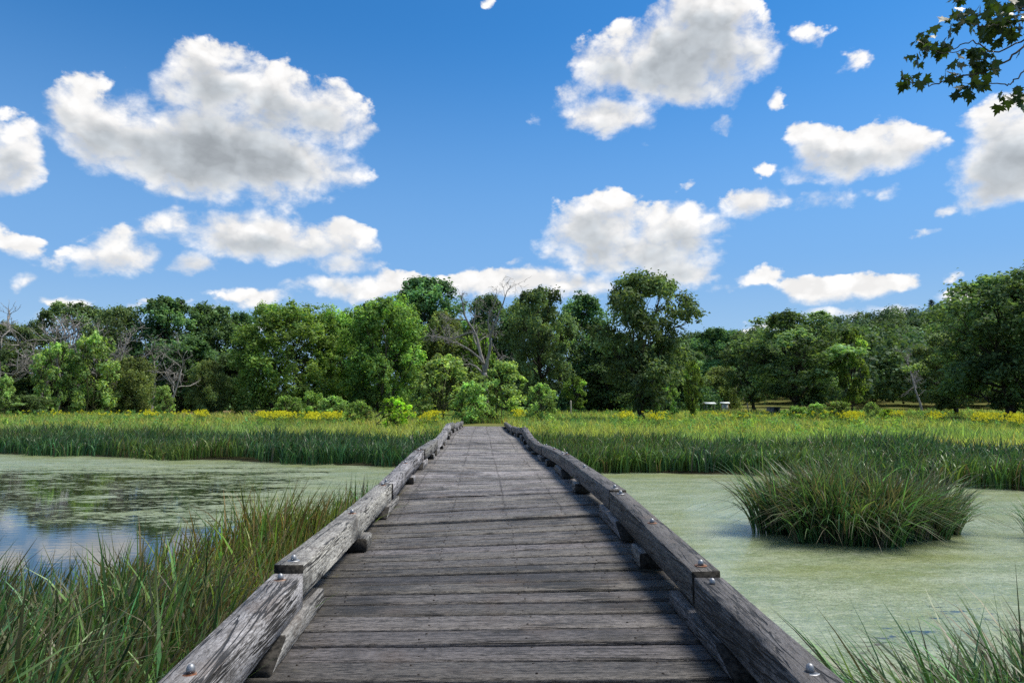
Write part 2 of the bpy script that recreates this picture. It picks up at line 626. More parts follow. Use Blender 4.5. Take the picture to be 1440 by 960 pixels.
m, N = new_mat('shaded_end_grain')
t = N.node('ShaderNodeTexCoord').outputs['Object']
n = N.noise(t, 30, 5, .65)
out(N, principled(N, N.mix(N.smooth(n, .35, .65), (.010, .0095, .009), (.045, .041, .036)), .9, .15, normal=bump(N, n, .6, .006)))  # near-black end grain: the shade under the beams is put into its colour
M['shaded_end_grain'] = m
m, N = new_mat('zinc')
out(N, principled(N, (.30, .31, .33), .55, .5, .85))
M['zinc'] = m
m, N = new_mat('rusty_steel')
t = N.node('ShaderNodeTexCoord').outputs['Object']
out(N, principled(N, N.mix(N.smooth(N.noise(t, 40, 4, .6), .4, .6), (.16, .055, .022), (.30, .20, .15)), .7, .4, .4))
M['rust'] = m


# ------------------------------------------------------------------ the ground and the pond
SHORE = np.array([(-140, 66), (-70, 47), (-25.9, 37.2), (-14, 33.2), (-5.4, 29.5), (0, 27.6), (5.1, 26.0), (9.7, 25.3), (13.5, 22.6),
                  (16.1, 20.6), (22, 16.5), (34, 9), (50, 2), (60, -14), (40, -10), (20, -2), (9, .8), (5, 2.6), (2.3, 3.0), (0, 2.0), (-2, 2.2),
                  (-4, 3.4), (-8, 3.6), (-20, -2), (-60, -12), (-140, 0)], float)


def pond_sd(x, y):
    """signed distance to the pond outline, negative in the water"""
    x = np.asarray(x, float); y = np.asarray(y, float)
    sh = x.shape
    x = x.ravel(); y = y.ravel()
    best = np.full(x.shape, 1e9)
    inside = np.zeros(x.shape, bool)
    n = len(SHORE)
    for i in range(n):
        ax, ay = SHORE[i]; bx, by = SHORE[(i + 1) % n]
        ex, ey = bx - ax, by - ay
        t = np.clip(((x - ax) * ex + (y - ay) * ey) / (ex * ex + ey * ey), 0, 1)
        best = np.minimum(best, (x - ax - t * ex) ** 2 + (y - ay - t * ey) ** 2)
        cr = ((ay > y) != (by > y)) & (x < ex * (y - ay) / (ey + 1e-12) + ax)
        inside ^= cr
    d = np.sqrt(best)
    return np.where(inside, -d, d).reshape(sh)


def ground_z(x, y):
    x = np.asarray(x, float); y = np.asarray(y, float)
    sd = pond_sd(x, y)
    z = np.where(sd > 0, .50 * sstep(sd, -1.0, 7.0), .078 - .6 * sstep(-sd, 0, 3.0))
    z = z + np.where(sd > 2, 1, 0) * .10 * (vnoise(x, y, 9, 3) - .5) * sstep(sd, 2, 12)
    z = z + .15 * sstep(y, 60, 140)
    # the landing mound under the far end of the bridge, and the near landing
    z = z + .28 * np.exp(-((x - .1) / 4.5) ** 2) * sstep(y, 40, 47.5) * (1 - sstep(y, 62, 85))
    z = z + .42 * np.exp(-((x - .1) / 5.0) ** 2) * (1 - sstep(y, -1.5, 1.0)) 
    # wooded hill on the right, beyond the meadow
    azp = 677 + x / np.maximum(y, 20) * F
    prof = np.interp(azp, [780, 880, 985, 1100, 1210, 1300, 1500, 2200], [0, .45, .64, .72, .85, 1.0, 1.08, 1.1])
    z = z + 30.5 * sstep(y + .25 * np.abs(x), 190, 370) * prof * np.where(y > 20, 1, 0)
    # low rise far off everywhere, so that no edge of the land shows
    z = z + 6.0 * sstep(np.hypot(x, y), 300, 900)
    return z


def gz(x, y):
    return float(ground_z(np.array([x]), np.array([y]))[0])


def axis_coords(fine0, fine1, step, far, growth=1.13):
    c = list(np.arange(fine0, fine1 + .01, step))
    s = step
    while c[-1] < far:
        s *= growth; c.append(c[-1] + s)
    s = step
    while c[0] > -far:
        s *= growth; c.insert(0, c[0] - s)
    return np.array(c)


gx = axis_coords(-42, 42, 1.0, 880)
gy = axis_coords(-8, 62, 1.0, 880)
GX, GY = np.meshgrid(gx, gy)
GZ = ground_z(GX, GY)
V = np.stack([GX, GY, GZ], -1).reshape(-1, 3)
nx, ny = len(gx), len(gy)
i = (np.arange(ny - 1)[:, None] * nx + np.arange(nx - 1)[None, :]).ravel()
Q = np.stack([i, i + 1, i + nx + 1, i + nx], -1)
m, N = new_mat('meadow_soil')
t = N.node('ShaderNodeTexCoord').outputs['Object']
n1 = N.noise(t, .22, 5, .6)
n2 = N.noise(t, 3.0, 6, .7)
c = N.mix(N.smooth(n1, .35, .65), (.085, .110, .026), (.150, .150, .045))
c = N.mix(N.mul(N.smooth(n2, .48, .70), .6), c, (.060, .050, .026))
zz = N.xyz(t)[2]
c = N.mix(N.smooth(zz, .20, .02), c, (.030, .030, .016))
out(N, principled(N, c, .95, .1, normal=bump(N, n2, .6, .08)))
M['soil'] = m
tag(obj('ground', mesh_np('ground', V, Q, [m], smooth=True)), kind='structure')

# mown field beyond the gap between the left trees
g = Geo()
pts = []
tx_ = np.linspace(-42.5, -29, 24)
for k, x in enumerate(tx_):
    for y in np.linspace(104, 116, 8):
        pts.append((x * y / 100 * 1.0, y, gz(x * y / 100, y) + .03 + .42 * float(sstep(y, 104, 112))))
V = np.array(pts)
a = np.arange(23)[:, None] * 8 + np.arange(7)[None, :]
Q = np.stack([a, a + 8, a + 9, a + 1], -1).reshape(-1, 4)
m, N = new_mat('mown_field')
t = N.node('ShaderNodeTexCoord').outputs['Object']
out(N, principled(N, N.mix(N.noise(t, 1.2, 5, .7), (.12, .11, .05), (.24, .19, .10)), .95, .1))
tag(obj('mown_field', mesh_np('mown_field', V, Q, [m], smooth=True)), kind='structure')

# the pond: dark still water, duckweed floating on it
m, N = new_mat('pond_water')
t = N.node('ShaderNodeTexCoord').outputs['Object']
X, Y, Z = N.xyz(t)
rip = N.noise(N.vmul(t, (1.2, 2.6, 1)), 2.2, 3, .5)
water = principled(N, (.016, .020, .011), .035, .8, normal=bump(N, rip, .06, .02))
# coverage
big = N.noise(t, .16, 3, .5)
wind = N.noise(N.vmul(t, (.55, 1.7, 1)), 1.0, 6, .62, .6)
fineg = N.noise(N.vmul(t, (2.4, 5.5, 1)), 1.6, 5, .65)
grain = N.voro(t, 38.0)
right = N.smooth(X, -.8, 2.0)
openL = N.smooth(Y, 16.5, 12.0)                                  # open water on the near left
farL = N.smooth(Y, 23.0, 31.0)
covL = N.sub(N.add(.435, N.mul(farL, .24)), N.mul(openL, .35))
# by the bridge on the left the weed closes up
covL = N.add(covL, N.mul(N.smooth(X, -9.0, -3.5), .22))
nearR = N.smooth(Y, 12.0, 4.0)
covR = N.sub(.805, N.mul(nearR, .27))
cov = N.add(N.mul(covL, N.sub(1.0, right)), N.mul(covR, right))
nn = N.add(N.add(N.mul(wind, .50), N.mul(fineg, .52)), N.mul(big, .18))
th = N.add(N.mul(N.sub(cov, .5), .62), N.sub(nn, .60))
mask = N.smooth(th, -.025, .035)
mask = N.mul(mask, N.lin(N.smooth(grain, .62, .35), 0, 1, .72, 1.0))
tone = N.noise(N.vmul(t, (.8, 2.0, 1)), .9, 5, .65)
wc = N.mix(N.smooth(tone, .35, .68), (.175, .225, .108), (.305, .352, .225))
wc = N.mix(N.mul(N.smooth(N.noise(N.vmul(t, (2.0, 6.0, 1)), 1.3, 4, .7), .60, .72), .5), wc, (.07, .085, .03))
# drifted stalks and dead bits lying in the weed
bits = N.smooth(N.noise(N.vmul(N.vadd(t, (3, 3, 0)), (2.2, 5.0, 1)), 4.0, 5, .72), .61, .645)
bits = N.mul(bits, N.smooth(N.noise(t, .5, 2, .5), .42, .58))
wc = N.mix(N.mul(bits, .9), wc, (.020, .022, .014))
dark = N.smooth(N.noise(N.vmul(N.vadd(t, (8, 1, 0)), (1.0, 1.9, 1)), 7.0, 5, .78), .50, .60)
wc = N.mix(N.mul(dark, .45), wc, (.065, .085, .030))
pale = N.smooth(N.noise(N.vmul(N.vadd(t, (1, 9, 0)), (1.0, 2.2, 1)), 5.0, 5, .75), .53, .62)
wc = N.mix(N.mul(pale, .55), wc, (.42, .45, .33))
mott = N.smooth(N.noise(N.vmul(t, (.45, 1.0, 1)), .8, 5, .65), .42, .62)
wc = N.mix(N.mul(mott, .45), wc, (.20, .23, .055))
weed = principled(N, wc, .36, .8, normal=bump(N, N.add(grain, N.mul(fineg, .6)), .25, .01))
mx = N.node('ShaderNodeMixShader')
N.l.new(mask, mx.inputs[0]); N.l.new(water, mx.inputs[1]); N.l.new(weed, mx.inputs[2])
out(N, mx.outputs[0])
V = np.array([(-160, -30, 0), (80, -30, 0), (80, 80, 0), (-160, 80, 0)], float)
tag(obj('water', mesh_np('water', V, np.array([[0, 1, 2, 3]]), [m])), kind='structure')


# ------------------------------------------------------------------ the timber footbridge
DECK = 1.0
LJ = [(-1.6, -.22), (1.35, -.09), (5.23, .026), (10.3, .067), (15.84, .18), (20.5, .11), (25.2, .065), (29.6, .23), (34.4, .12), (39.2, .0), (44.0, -.10), (49.4, -.16)]
RJ = [(-2.2, -.34), (1.3, -.17), (5.10, -.005), (8.42, .19), (13.93, .20), (18.17, .08), (22.84, .045), (26.65, .19), (31.4, .02), (36.6, -.13), (42.0, -.20), (48.4, -.17)]


def prof(J, y):
    yy = np.array([a for a, b in J]); zz = np.array([b for a, b in J])
    return np.interp(y, yy, zz)


def deck_z(x, y):
    y = np.asarray(y, float)
    ys = np.stack([y + d for d in (-1.6, -.8, 0, .8, 1.6)])
    l = prof(LJ, ys).mean(0); r = prof(RJ, ys).mean(0)
    return DECK + l + (r - l) * np.clip((np.asarray(x) + 1.4) / 3.0, 0, 1)


bridge = tag(empty('timber_footbridge', (0, 0, 0)), 'long weathered grey timber footbridge with low beam kerbs crossing the pond', 'bridge')

# planks (one deck part; the planks are its pattern)
g = Geo()
NAILY = []
y = -1.5
k = 0
while y < 49.3:
    w = float(rng.uniform(.235, .315))
    gap = float(rng.uniform(.014, .032))
    n = 15
    xs = np.linspace(-1.72 + rng.normal(0, .02), 1.96 + rng.normal(0, .02), n)
    tilt = rng.normal(0, .012)
    bow = rng.normal(0, .006)
    lift = rng.normal(0, .006)
    yn = y + rng.normal(0, .003, n) + np.cumsum(rng.normal(0, .0018, n))
    yf = y + w - gap + rng.normal(0, .003, n) + np.cumsum(rng.normal(0, .0018, n))
    zb = deck_z(xs, np.full(n, y + w / 2)) + lift
    if y > 2: NAILY.append((y + w / 2, w, lift))
    bl = .012
    cup = rng.normal(.002, .003)
    rows = []
    for (yy, dz) in ((yn, -.055), (yn, -bl), (yn + bl, 0), ((yn + yf) / 2, -cup), (yf - bl, 0), (yf, -bl), (yf, -.055)):
        rows.append(np.stack([xs, yy + tilt * (xs) * .5, zb + dz + rng.normal(0, .0012, n)], -1))
    Vp = np.stack(rows, 0)
    r = len(rows)
    a = np.arange(r - 1)[:, None] * n + np.arange(n - 1)[None, :]
    Qp = np.stack([a, a + 1, a + n + 1, a + n], -1).reshape(-1, 4)
    ends = [[j * n + e for j in range(r)] for e in (0, n - 1)]
    C = rng.uniform(0, 1, 3)
    base = g.n
    g.add(Vp.reshape(-1, 3), Qp, None, C)
    for e, s in ((0, 1), (n - 1, -1)):
        for j in range(1, r - 2):
            tri = [0 * n + e, (j) * n + e, (j + 1) * n + e]
            g.T.append(np.array([tri if s < 0 else tri[::-1]]) + base)
    y += w
    k += 1
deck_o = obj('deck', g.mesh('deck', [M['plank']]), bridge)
g = Geo()
for (yc, wv, zl_) in NAILY:
    for x0 in (-1.12, -.40, .34, 1.10):
        for dy in (-.26, .26):
            xx, yy = x0 + rng.normal(0, .022), yc + dy * wv + rng.normal(0, .006)
            zz = float(deck_z(xx, yc)) + zl_ + .0025
            rad = .0085
            a = np.arange(7) * 2 * math.pi / 7
            V = np.vstack([np.column_stack([xx + rad * np.cos(a), yy + rad * np.sin(a), np.full(7, zz)]), np.column_stack([xx + rad * np.cos(a), yy + rad * np.sin(a), np.full(7, zz - .012)]), [[xx, yy, zz + .002]]])
            k7 = np.arange(7); k8 = (k7 + 1) % 7
            g.add(V, np.stack([k7 + 7, k8 + 7, k8, k7], -1), np.stack([k7, k8, np.full(7, 14)], -1))
m, N = new_mat('nail_iron')
out(N, principled(N, (.018, .014, .012), .7, .3, .3))
tag(obj('nails', g.mesh('nails', [m], col=False), bridge), kind='stuff')


def timber(name, x0, x1, ya, yb, zfun, h, mat, nrm=.004, n=28, twist=0.0, chamfer=.004, near_slant=0.0, far_slant=0.0, side=0, parent=bridge):
    """a sawn, weathered timber lying along Y: wandering arrises, rounded edges, slightly rough ends"""
    ys = np.linspace(ya, yb, n)
    hw = (x1 - x0) / 2; xc = (x0 + x1) / 2
    c = chamfer
    prof2 = []
    for (sx, sz) in ((-1, 0), (-1, 1), (1, 1), (1, 0)):
        if (sx, sz) == (-1, 0): prof2 += [(-hw + c, 0), (-hw, c)]
        if (sx, sz) == (-1, 1): prof2 += [(-hw, h * .5), (-hw, h - c), (-hw + c, h)]
        if (sx, sz) == (1, 1): prof2 += [(0, h), (hw - c, h), (hw, h - c)]
        if (sx, sz) == (1, 0): prof2 += [(hw, h * .5), (hw, c), (hw - c, 0)]
    P2 = np.array(prof2)
    K = len(P2)
    zs = zfun(ys)
    V = np.zeros((n, K, 3))
    wand = np.cumsum(rng.normal(0, nrm * .35, (n, K, 2)), 0)
    wand -= np.linspace(0, 1, n)[:, None, None] * wand[-1][None]
    V[:, :, 0] = xc + P2[None, :, 0] + wand[:, :, 0] + rng.normal(0, nrm * .4, (n, K))
    V[:, :, 2] = zs[:, None] + P2[None, :, 1] + wand[:, :, 1] * .8 + rng.normal(0, nrm * .3, (n, K))
    V[:, :, 1] = ys[:, None]
    f = 1 - P2[:, 1] / h                      # 1 at the underside
    tn = np.linspace(0, 1, n)
    V[:, :, 1] += -near_slant * f[None, :] * (1 - tn)[:, None] + far_slant * f[None, :] * tn[:, None]
    V[0, :, 1] += rng.normal(0, nrm, K); V[-1, :, 1] += rng.normal(0, nrm, K)
    if twist:
        a = np.linspace(-.5, .5, n) * twist
        dz = (V[:, :, 0] - xc) * np.sin(a)[:, None]
        V[:, :, 2] += dz
    g = Geo()
    idx = np.arange(n - 1)[:, None] * K + np.arange(K)[None, :]
    j2 = (np.arange(K) + 1) % K
    idx2 = np.arange(n - 1)[:, None] * K + j2[None, :]
    Qp = np.stack([idx, idx2, idx2 + K, idx + K], -1).reshape(-1, 4)
    Vf = V.reshape(-1, 3)
    Vf = np.vstack([Vf, V[0].mean(0), V[-1].mean(0)])
    tri = []
    for j in range(K):
        tri.append((n * K, (j + 1) % K, j)); tri.append((n * K + 1, (n - 1) * K + j, (n - 1) * K + (j + 1) % K))
    g.add(Vf, Qp, np.array(tri), rng.uniform(0, 1, 3))
    me = g.mesh(name, [mat, M['shaded_end_grain']])
    mi = np.zeros(len(me.polygons), dtype=np.int32)
    mi[len(Qp):] = 1                              # sawn ends: end grain with shade painted in
    me.polygons.foreach_set('material_index', mi)
    return obj(name, me, parent)


def bolt_mesh():
    """acorn nut on a broad washer"""
    prof_w = [(.0, 0), (.046, 0), (.048, .003), (.046, .006), (.020, .007)]
    prof_n = [(.021, .007), (.021, .022), (.0195, .030), (.016, .039), (.010, .045), (.004, .0475), (0, .048)]
    V, Q, mi = [], [], []
    sides = 16
    pr = prof_w + prof_n
    for (r, z) in pr:
        for s in range(sides):
            a = s * 2 * math.pi / sides
            rr = max(r, .0004)
            if .008 < z < .025: rr *= 1 + .05 * math.cos(6 * a)
            V.append((rr * math.cos(a), rr * math.sin(a), z))
    for k in range(len(pr) - 1):
        for s in range(sides):
            s2 = (s + 1) % sides
            Q.append((k * sides + s, k * sides + s2, (k + 1) * sides + s2, (k + 1) * sides + s))
            mi.append(0 if k >= len(prof_w) - 1 else 1)
    return np.array(V), np.array(Q), mi


bv, bq, bmi = bolt_mesh()
BOLT_R = mesh_np('bolt', bv, bq, [M['zinc'], M['rust']], smooth=True, mat_idx=bmi)
BOLT_Z = mesh_np('bolt', bv, bq, [M['zinc'], M['zinc']], smooth=True, mat_idx=bmi)

ZB, HB = .140, .232
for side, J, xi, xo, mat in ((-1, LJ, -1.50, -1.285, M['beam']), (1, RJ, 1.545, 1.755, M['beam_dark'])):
    for q in range(len(J) - 1):
        (ya, za), (yb, zb) = J[q], J[q + 1]
        st = .010 if ya < 9 else .024
        dza = rng.normal(0, st); dzb = rng.normal(0, st)
        sag = rng.uniform(-.02, .015) if q != 5 else -.05
        if q == 2: dza = .046 if side < 0 else .030
        if q == 1: dzb = -.006
        sx = rng.normal(0, st)
        gapn = .030 if ya < 9 else .022
        fz = lambda yy, ya=ya, yb=yb, za=za + dza, zb=zb + dzb, sag=sag: DECK + ZB + za + (zb - za) * (yy - ya) / (yb - ya) + sag * np.sin(math.pi * (yy - ya) / (yb - ya))
        b = timber('rail_beam', xi + sx, xo + sx, ya + gapn, yb - gapn, fz, HB + rng.normal(0, .006), mat, .0022, 40, rng.normal(0, .03))
        for yy in (ya + .17, 3.52 if q == 1 else (ya + yb) / 2 - .05, yb - .17):
            bo = obj('bolt', BOLT_R if rng.random() < .6 else BOLT_Z, b)
            bo.location = ((xi + xo) / 2 + sx + rng.normal(0, .012), yy, float(fz(np.array([yy]))[0]) + HB - .004)
            bo.rotation_euler = (0, 0, rng.uniform(0, 6))
        # blocks under the joint and under the middle of each beam
        for (yy, ln, sl) in ((ya, 1.0, .32), ((ya + yb) / 2 - .05, .36, .0)):
            if yy < -1: continue
            xin = .045 if ln > .8 else .068
            xa, xb = (xi + .02, xo + xin) if side < 0 else (xi - xin, xo - .02)
            top = float(fz(np.array([max(yy, ya)]))[0]) - .004 if ln < .8 else DECK + ZB + za - .012
            dz_ = lambda y2, xx=(xa + xb) / 2: deck_z(np.full(len(y2), xx), y2) + .004
            low_ = float(dz_(np.array([yy]))[0])
            timber('block', xa + rng.normal(0, .006), xb + rng.normal(0, .006), yy - (.58 if ln > .8 else .18), yy + (.46 if ln > .8 else .18), dz_, max(.06, top - low_), mat, .002, 12,
                   0, .012, sl * 1.05, .05 if sl else 0.0)
# stringers under the deck and the piles that carry it
for x in (-1.25, 0.1, 1.45):
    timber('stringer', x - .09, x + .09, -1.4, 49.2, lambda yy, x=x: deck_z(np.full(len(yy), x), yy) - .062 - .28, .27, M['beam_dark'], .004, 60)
for yy in np.arange(3.6, 45, 6.2):
    for x in (-1.25, 1.45):
        g = Geo()
        tube(g, [(x, yy, -1.2), (x, yy, float(deck_z(x, yy)) - .33)], [.13, .12], 12, rng.uniform(0, 1, 3))
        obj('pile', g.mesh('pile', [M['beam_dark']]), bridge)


# ------------------------------------------------------------------ vegetation builders
def unit(v):
    return v / (np.linalg.norm(v, axis=-1, keepdims=True) + 1e-9)


def leaves(g, P, Nrm, size, tint, aspect=.6, r=None):
    """rhombic leaves at P, facing Nrm (roughly), random spin"""
    r = r or rng
    n = len(P)
    t = unit(np.cross(Nrm, r.normal(0, 1, (n, 3))))
    b = np.cross(Nrm, t)
    L = (size * r.uniform(.65, 1.35, n))[:, None]
    fold = Nrm * L * .12
    V = np.stack([P - t * L * .5, P - b * L * aspect * .5 + fold, P + t * L * .5, P + b * L * aspect * .5 + fold], 1)
    C = np.repeat(tint, 4, 0)
    Q = np.arange(n * 4).reshape(n, 4)
    g.add(V.reshape(-1, 3), Q, None, C)


def tints(n, r, spread=.28, yellow=.15):
    """per-leaf colour variety: lighter / darker, greener / yellower leaves"""
    v = np.exp(r.normal(0, spread, n))
    yl = r.normal(0, yellow, n)
    return np.stack([v * (1 + yl), v * (1 + .35 * yl), v * (1 - .5 * yl)], -1).clip(.15, 3)


def crown_shape(kind, t):
    if kind == 'oak':
        return np.sqrt(np.clip(1 - ((t - .50) / .56) ** 2, 0, 1)) * (.92 + .08 * np.cos(9 * t))
    if kind == 'round':
        return np.sqrt(np.clip(1 - ((t - .46) / .56) ** 2, 0, 1))
    if kind == 'column':
        return np.clip(.78 + .30 * np.sin(t * 2.6) - .72 * np.clip(t - .62, 0, 1) ** 1.3 * 2.0, .10, 1)
    if kind == 'shrub':
        return np.sqrt(np.clip(1 - ((t - .30) / .72) ** 2, 0, 1))
    return np.ones_like(t)


def make_tree(kind, seed, H, Wd, t0, nlobe, nsub, nleaf, lsize, lobe_r=.26, mat='dense', hollow=.35, trunk_r=.30, droop=0.0, spread=.26, flat=.8, stems=1, yellow=.12, bark='bark', limb_t=.45):
    """returns (trunk mesh, crown mesh) for a tree of height H and crown width Wd whose foliage begins at t0*H"""
    r = np.random.default_rng(seed)
    gt, gc = Geo(), Geo()
    Rw = Wd / 2
    # lobes: fill the envelope in height bands
    cen, rad = [], []
    for k in range(nlobe):
        t = (k + r.uniform(0, 1)) / nlobe
        t = t ** .9
        a = k * 2.39996 + r.normal(0, .45)
        rr = crown_shape(kind, np.array([t]))[0] * Rw
        lr = Rw * lobe_r * r.uniform(.75, 1.3) * (.62 + .38 * rr / Rw)
        rho = max(0, rr - lr * .75) * np.sqrt(r.uniform(hollow ** 2, 1))
        z = H * (t0 + (1 - t0) * t)
        z = min(z, H - lr * .55)
        cen.append((rho * math.cos(a), rho * math.sin(a), z)); rad.append(lr)
    cen, rad = np.array(cen), np.array(rad)
    # trunk with a slight wander
    top = H * (.72 if kind != 'column' else .85)
    bases = [(0, 0)] if stems == 1 else [(r.normal(0, Rw * .28), r.normal(0, Rw * .28)) for _ in range(stems)]
    trunks = []
    for (bx, by) in bases:
        zz = np.linspace(-.3, top * r.uniform(.85, 1.0), 9)
        px = bx + np.cumsum(r.normal(0, H * .012, 9)) + bx * zz / H * .5
        py = by + np.cumsum(r.normal(0, H * .012, 9)) + by * zz / H * .5
        rr = trunk_r / math.sqrt(stems) * (1 - .86 * np.clip(zz / top, 0, 1)) * np.where(zz < .2, 1.35, 1)
        P = np.stack([px, py, zz], -1)
        tube(gt, P, rr, 8)
        trunks.append((P, rr))
    for c, lr in zip(cen, rad):
        P, rr = trunks[r.integers(len(trunks))]
        zb = np.clip(c[2] * limb_t + H * .06 * r.normal(), H * t0 * .55, top * .9)
        k = int(np.clip(np.searchsorted(P[:, 2], zb), 1, 8))
        s = P[k]
        mid = s * .45 + c * .55 + np.array([0, 0, -lr * .25])
        L = curve([s, mid, c], 7)
        L[1:-1] += r.normal(0, lr * .10, (5, 3))
        tube(gt, L, np.linspace(max(rr[k] * .55, .03), .025, 7), 5)
        for q in range(3):
            e = c + unit(r.normal(0, 1, (1, 3)))[0] * lr * .8
            tube(gt, curve([L[4], (L[4] + e) / 2 + r.normal(0, lr * .1, 3), e], 4), np.linspace(.045, .012, 4), 4)
    # leaf clumps on the shell of every lobe
    for c, lr in zip(cen, rad):
        d = unit(r.normal(0, 1, (nsub, 3)))
        d[:, 2] = np.where(d[:, 2] < -.35, -d[:, 2] * .6, d[:, 2])
        d = unit(d)
        sub = c + d * lr * r.uniform(.55, 1.08, (nsub, 1)) * np.array([1, 1, flat])
        ct = np.exp(r.normal(0, .26))                        # a lobe of younger or older foliage
        for s, dd in zip(sub, d):
            n = int(nleaf * r.uniform(.55, 1.4))
            sr = lr * .30 * r.uniform(.7, 1.25)
            off = r.normal(0, .55, (n, 3)) * sr
            if droop:
                off[:, 2] -= np.abs(r.normal(0, droop, n)) * sr * 2
            P = s + off
            nr = unit(unit(off) * .55 + dd * .35 + np.array([0, 0, .35]) + r.normal(0, .55, (n, 3)))
            leaves(gc, P, nr, lsize, tints(n, r, spread, yellow) * ct, .58, r)
    return gt.mesh(kind + '_trunk', [M[bark]], col=False), gc.mesh(kind + '_crown', [M[mat]])


def branch_out(g, r, p, d, L, rad, depth, up=.15, kids=(2, 4), wob=.22, thin=.62):
    """dead limbs: crooked, forking, thinning to twigs"""
    n = 6
    P = [np.array(p, float)]
    dd = np.array(d, float)
    for k in range(n - 1):
        dd = unit((dd + r.normal(0, wob, 3) + np.array([0, 0, up * .25]))[None])[0]
        P.append(P[-1] + dd * L / (n - 1))
    P = np.array(P)
    rr = np.linspace(rad, rad * .45, n)
    tube(g, P, np.maximum(rr, .012), 6 if rad > .06 else 4)
    if depth <= 0:
        return
    for k in range(r.integers(kids[0], kids[1] + 1)):
        f = r.uniform(.3, 1.0)
        q = P[min(n - 1, int(f * (n - 1)) + 0)]
        nd = unit((dd * .65 + r.normal(0, .62, 3) + np.array([0, 0, up]))[None])[0]
        branch_out(g, r, q, nd, L * thin * r.uniform(.75, 1.2), rad * .52, depth - 1, up, kids, wob, thin)


def dead_tree_mesh(seed, H, lean, depth=4, spread=.5, first=5, rad=.22):
    r = np.random.default_rng(seed)
    g = Geo()
    P = [np.array([0, 0, -.3])]
    d = unit(np.array([[lean[0], lean[1], 1.0]]))[0]
    n = 8
    for k in range(n):
        d = unit((d + r.normal(0, .07, 3))[None])[0]
        P.append(P[-1] + d * (H * .70 + .3) / n)
    P = np.array(P)
    tube(g, P, np.linspace(rad, rad * .35, n + 1), 8)
    for k in range(first):
        i = r.integers(3, n + 1)
        a = r.uniform(0, 6.28)
        nd = unit(np.array([[math.cos(a) * spread, math.sin(a) * spread, r.uniform(.25, .8)]]))[0]
        branch_out(g, r, P[i], nd, H * .34 * r.uniform(.7, 1.2), rad * .45, depth - 1, .12, (2, 4), .2, .62)
    branch_out(g, r, P[-1], d, H * .28, rad * .36, depth - 1)
    return g.mesh('dead_tree', [M['deadwood']], col=False)


# -- one source mesh pair per kind and variant (each used by several trees)
SRC = {}
for q, sd in enumerate((11, 12, 13)):
    SRC['oak', q] = (make_tree('oak', sd, 14, 13, .12, 34, 18, 34, .36, .27, 'oak', .30, .34, spread=.22), 14, 13)
for q, sd in enumerate((21, 22, 23)):
    SRC['dense', q] = (make_tree('round', sd, 16, 11, .06, 40, 18, 34, .40, .33, 'dense', .40, .28), 16, 11)
for q, sd in enumerate((31, 32)):
    SRC['light', q] = (make_tree('column', sd, 14, 12, .0, 62, 17, 32, .34, .27, 'light', .45, .22, flat=1.3, stems=3), 14, 12)
SRC['willow', 0] = (make_tree('round', 41, 13, 10, .05, 40, 17, 34, .34, .31, 'willow', .45, .25, droop=.9), 13, 10)
for q, sd in enumerate((51, 52)):
    SRC['bright', q] = (make_tree('round', sd, 6, 4.6, .10, 22, 12, 20, .26, .30, 'lime', .4, .10, spread=.22), 6, 4.6)
for q, sd in enumerate((61, 62, 63)):
    SRC['sapling', q] = (make_tree('shrub', sd, 5, 5, .04, 26, 12, 20, .21, .24, 'sapling', .35, .10, flat=1.25, stems=5, bark='stem', spread=.30), 5, 5)
for q, sd in enumerate((66, 67)):
    SRC['leafbush', q] = (make_tree('shrub', sd, 2, 2.2, .06, 18, 9, 11, .15, .30, 'bright', .35, .04, stems=4, bark='stem', spread=.2), 2, 2.2)
for q, sd in enumerate((71, 72)):
    SRC['weedbush', q] = (make_tree('shrub', sd, 2, 3, .0, 24, 10, 14, .15, .24, 'weed', .3, .03, flat=1.3, stems=6, bark='stem'), 2, 3)
DEAD = [dead_tree_mesh(s, 12, l, 4, .7, f) for s, l, f in ((81, (.05, 0), 6), (82, (-.25, .1), 6), (83, (.35, 0), 5))]


def plant(src, name, px, dist, top, wpx, label, cat, group=None, rz=None, H=None, sink=0.0):
    """a tree or shrub as an Empty with trunk (or stems) and crown"""
    (tm, cm), h0, w0 = SRC[src]
    x, y = at(px, dist)
    zg = gz(x, y) - sink
    h = H if H else (EYE + (563 - top) / F * dist) - zg
    w = wpx / F * dist * (1.16 if h0 > 8 else 1.08)
    o = empty(name, (x, y, zg), rng.uniform(0, 6.28) if rz is None else rz, (w / w0, w / w0, h / h0))
    tag(o, label, cat, group)
    obj('stems' if name.endswith(('shrub', 'bush')) else 'trunk', tm, o)
    obj('foliage' if name.endswith(('shrub', 'bush')) else 'crown', cm, o)
    return o


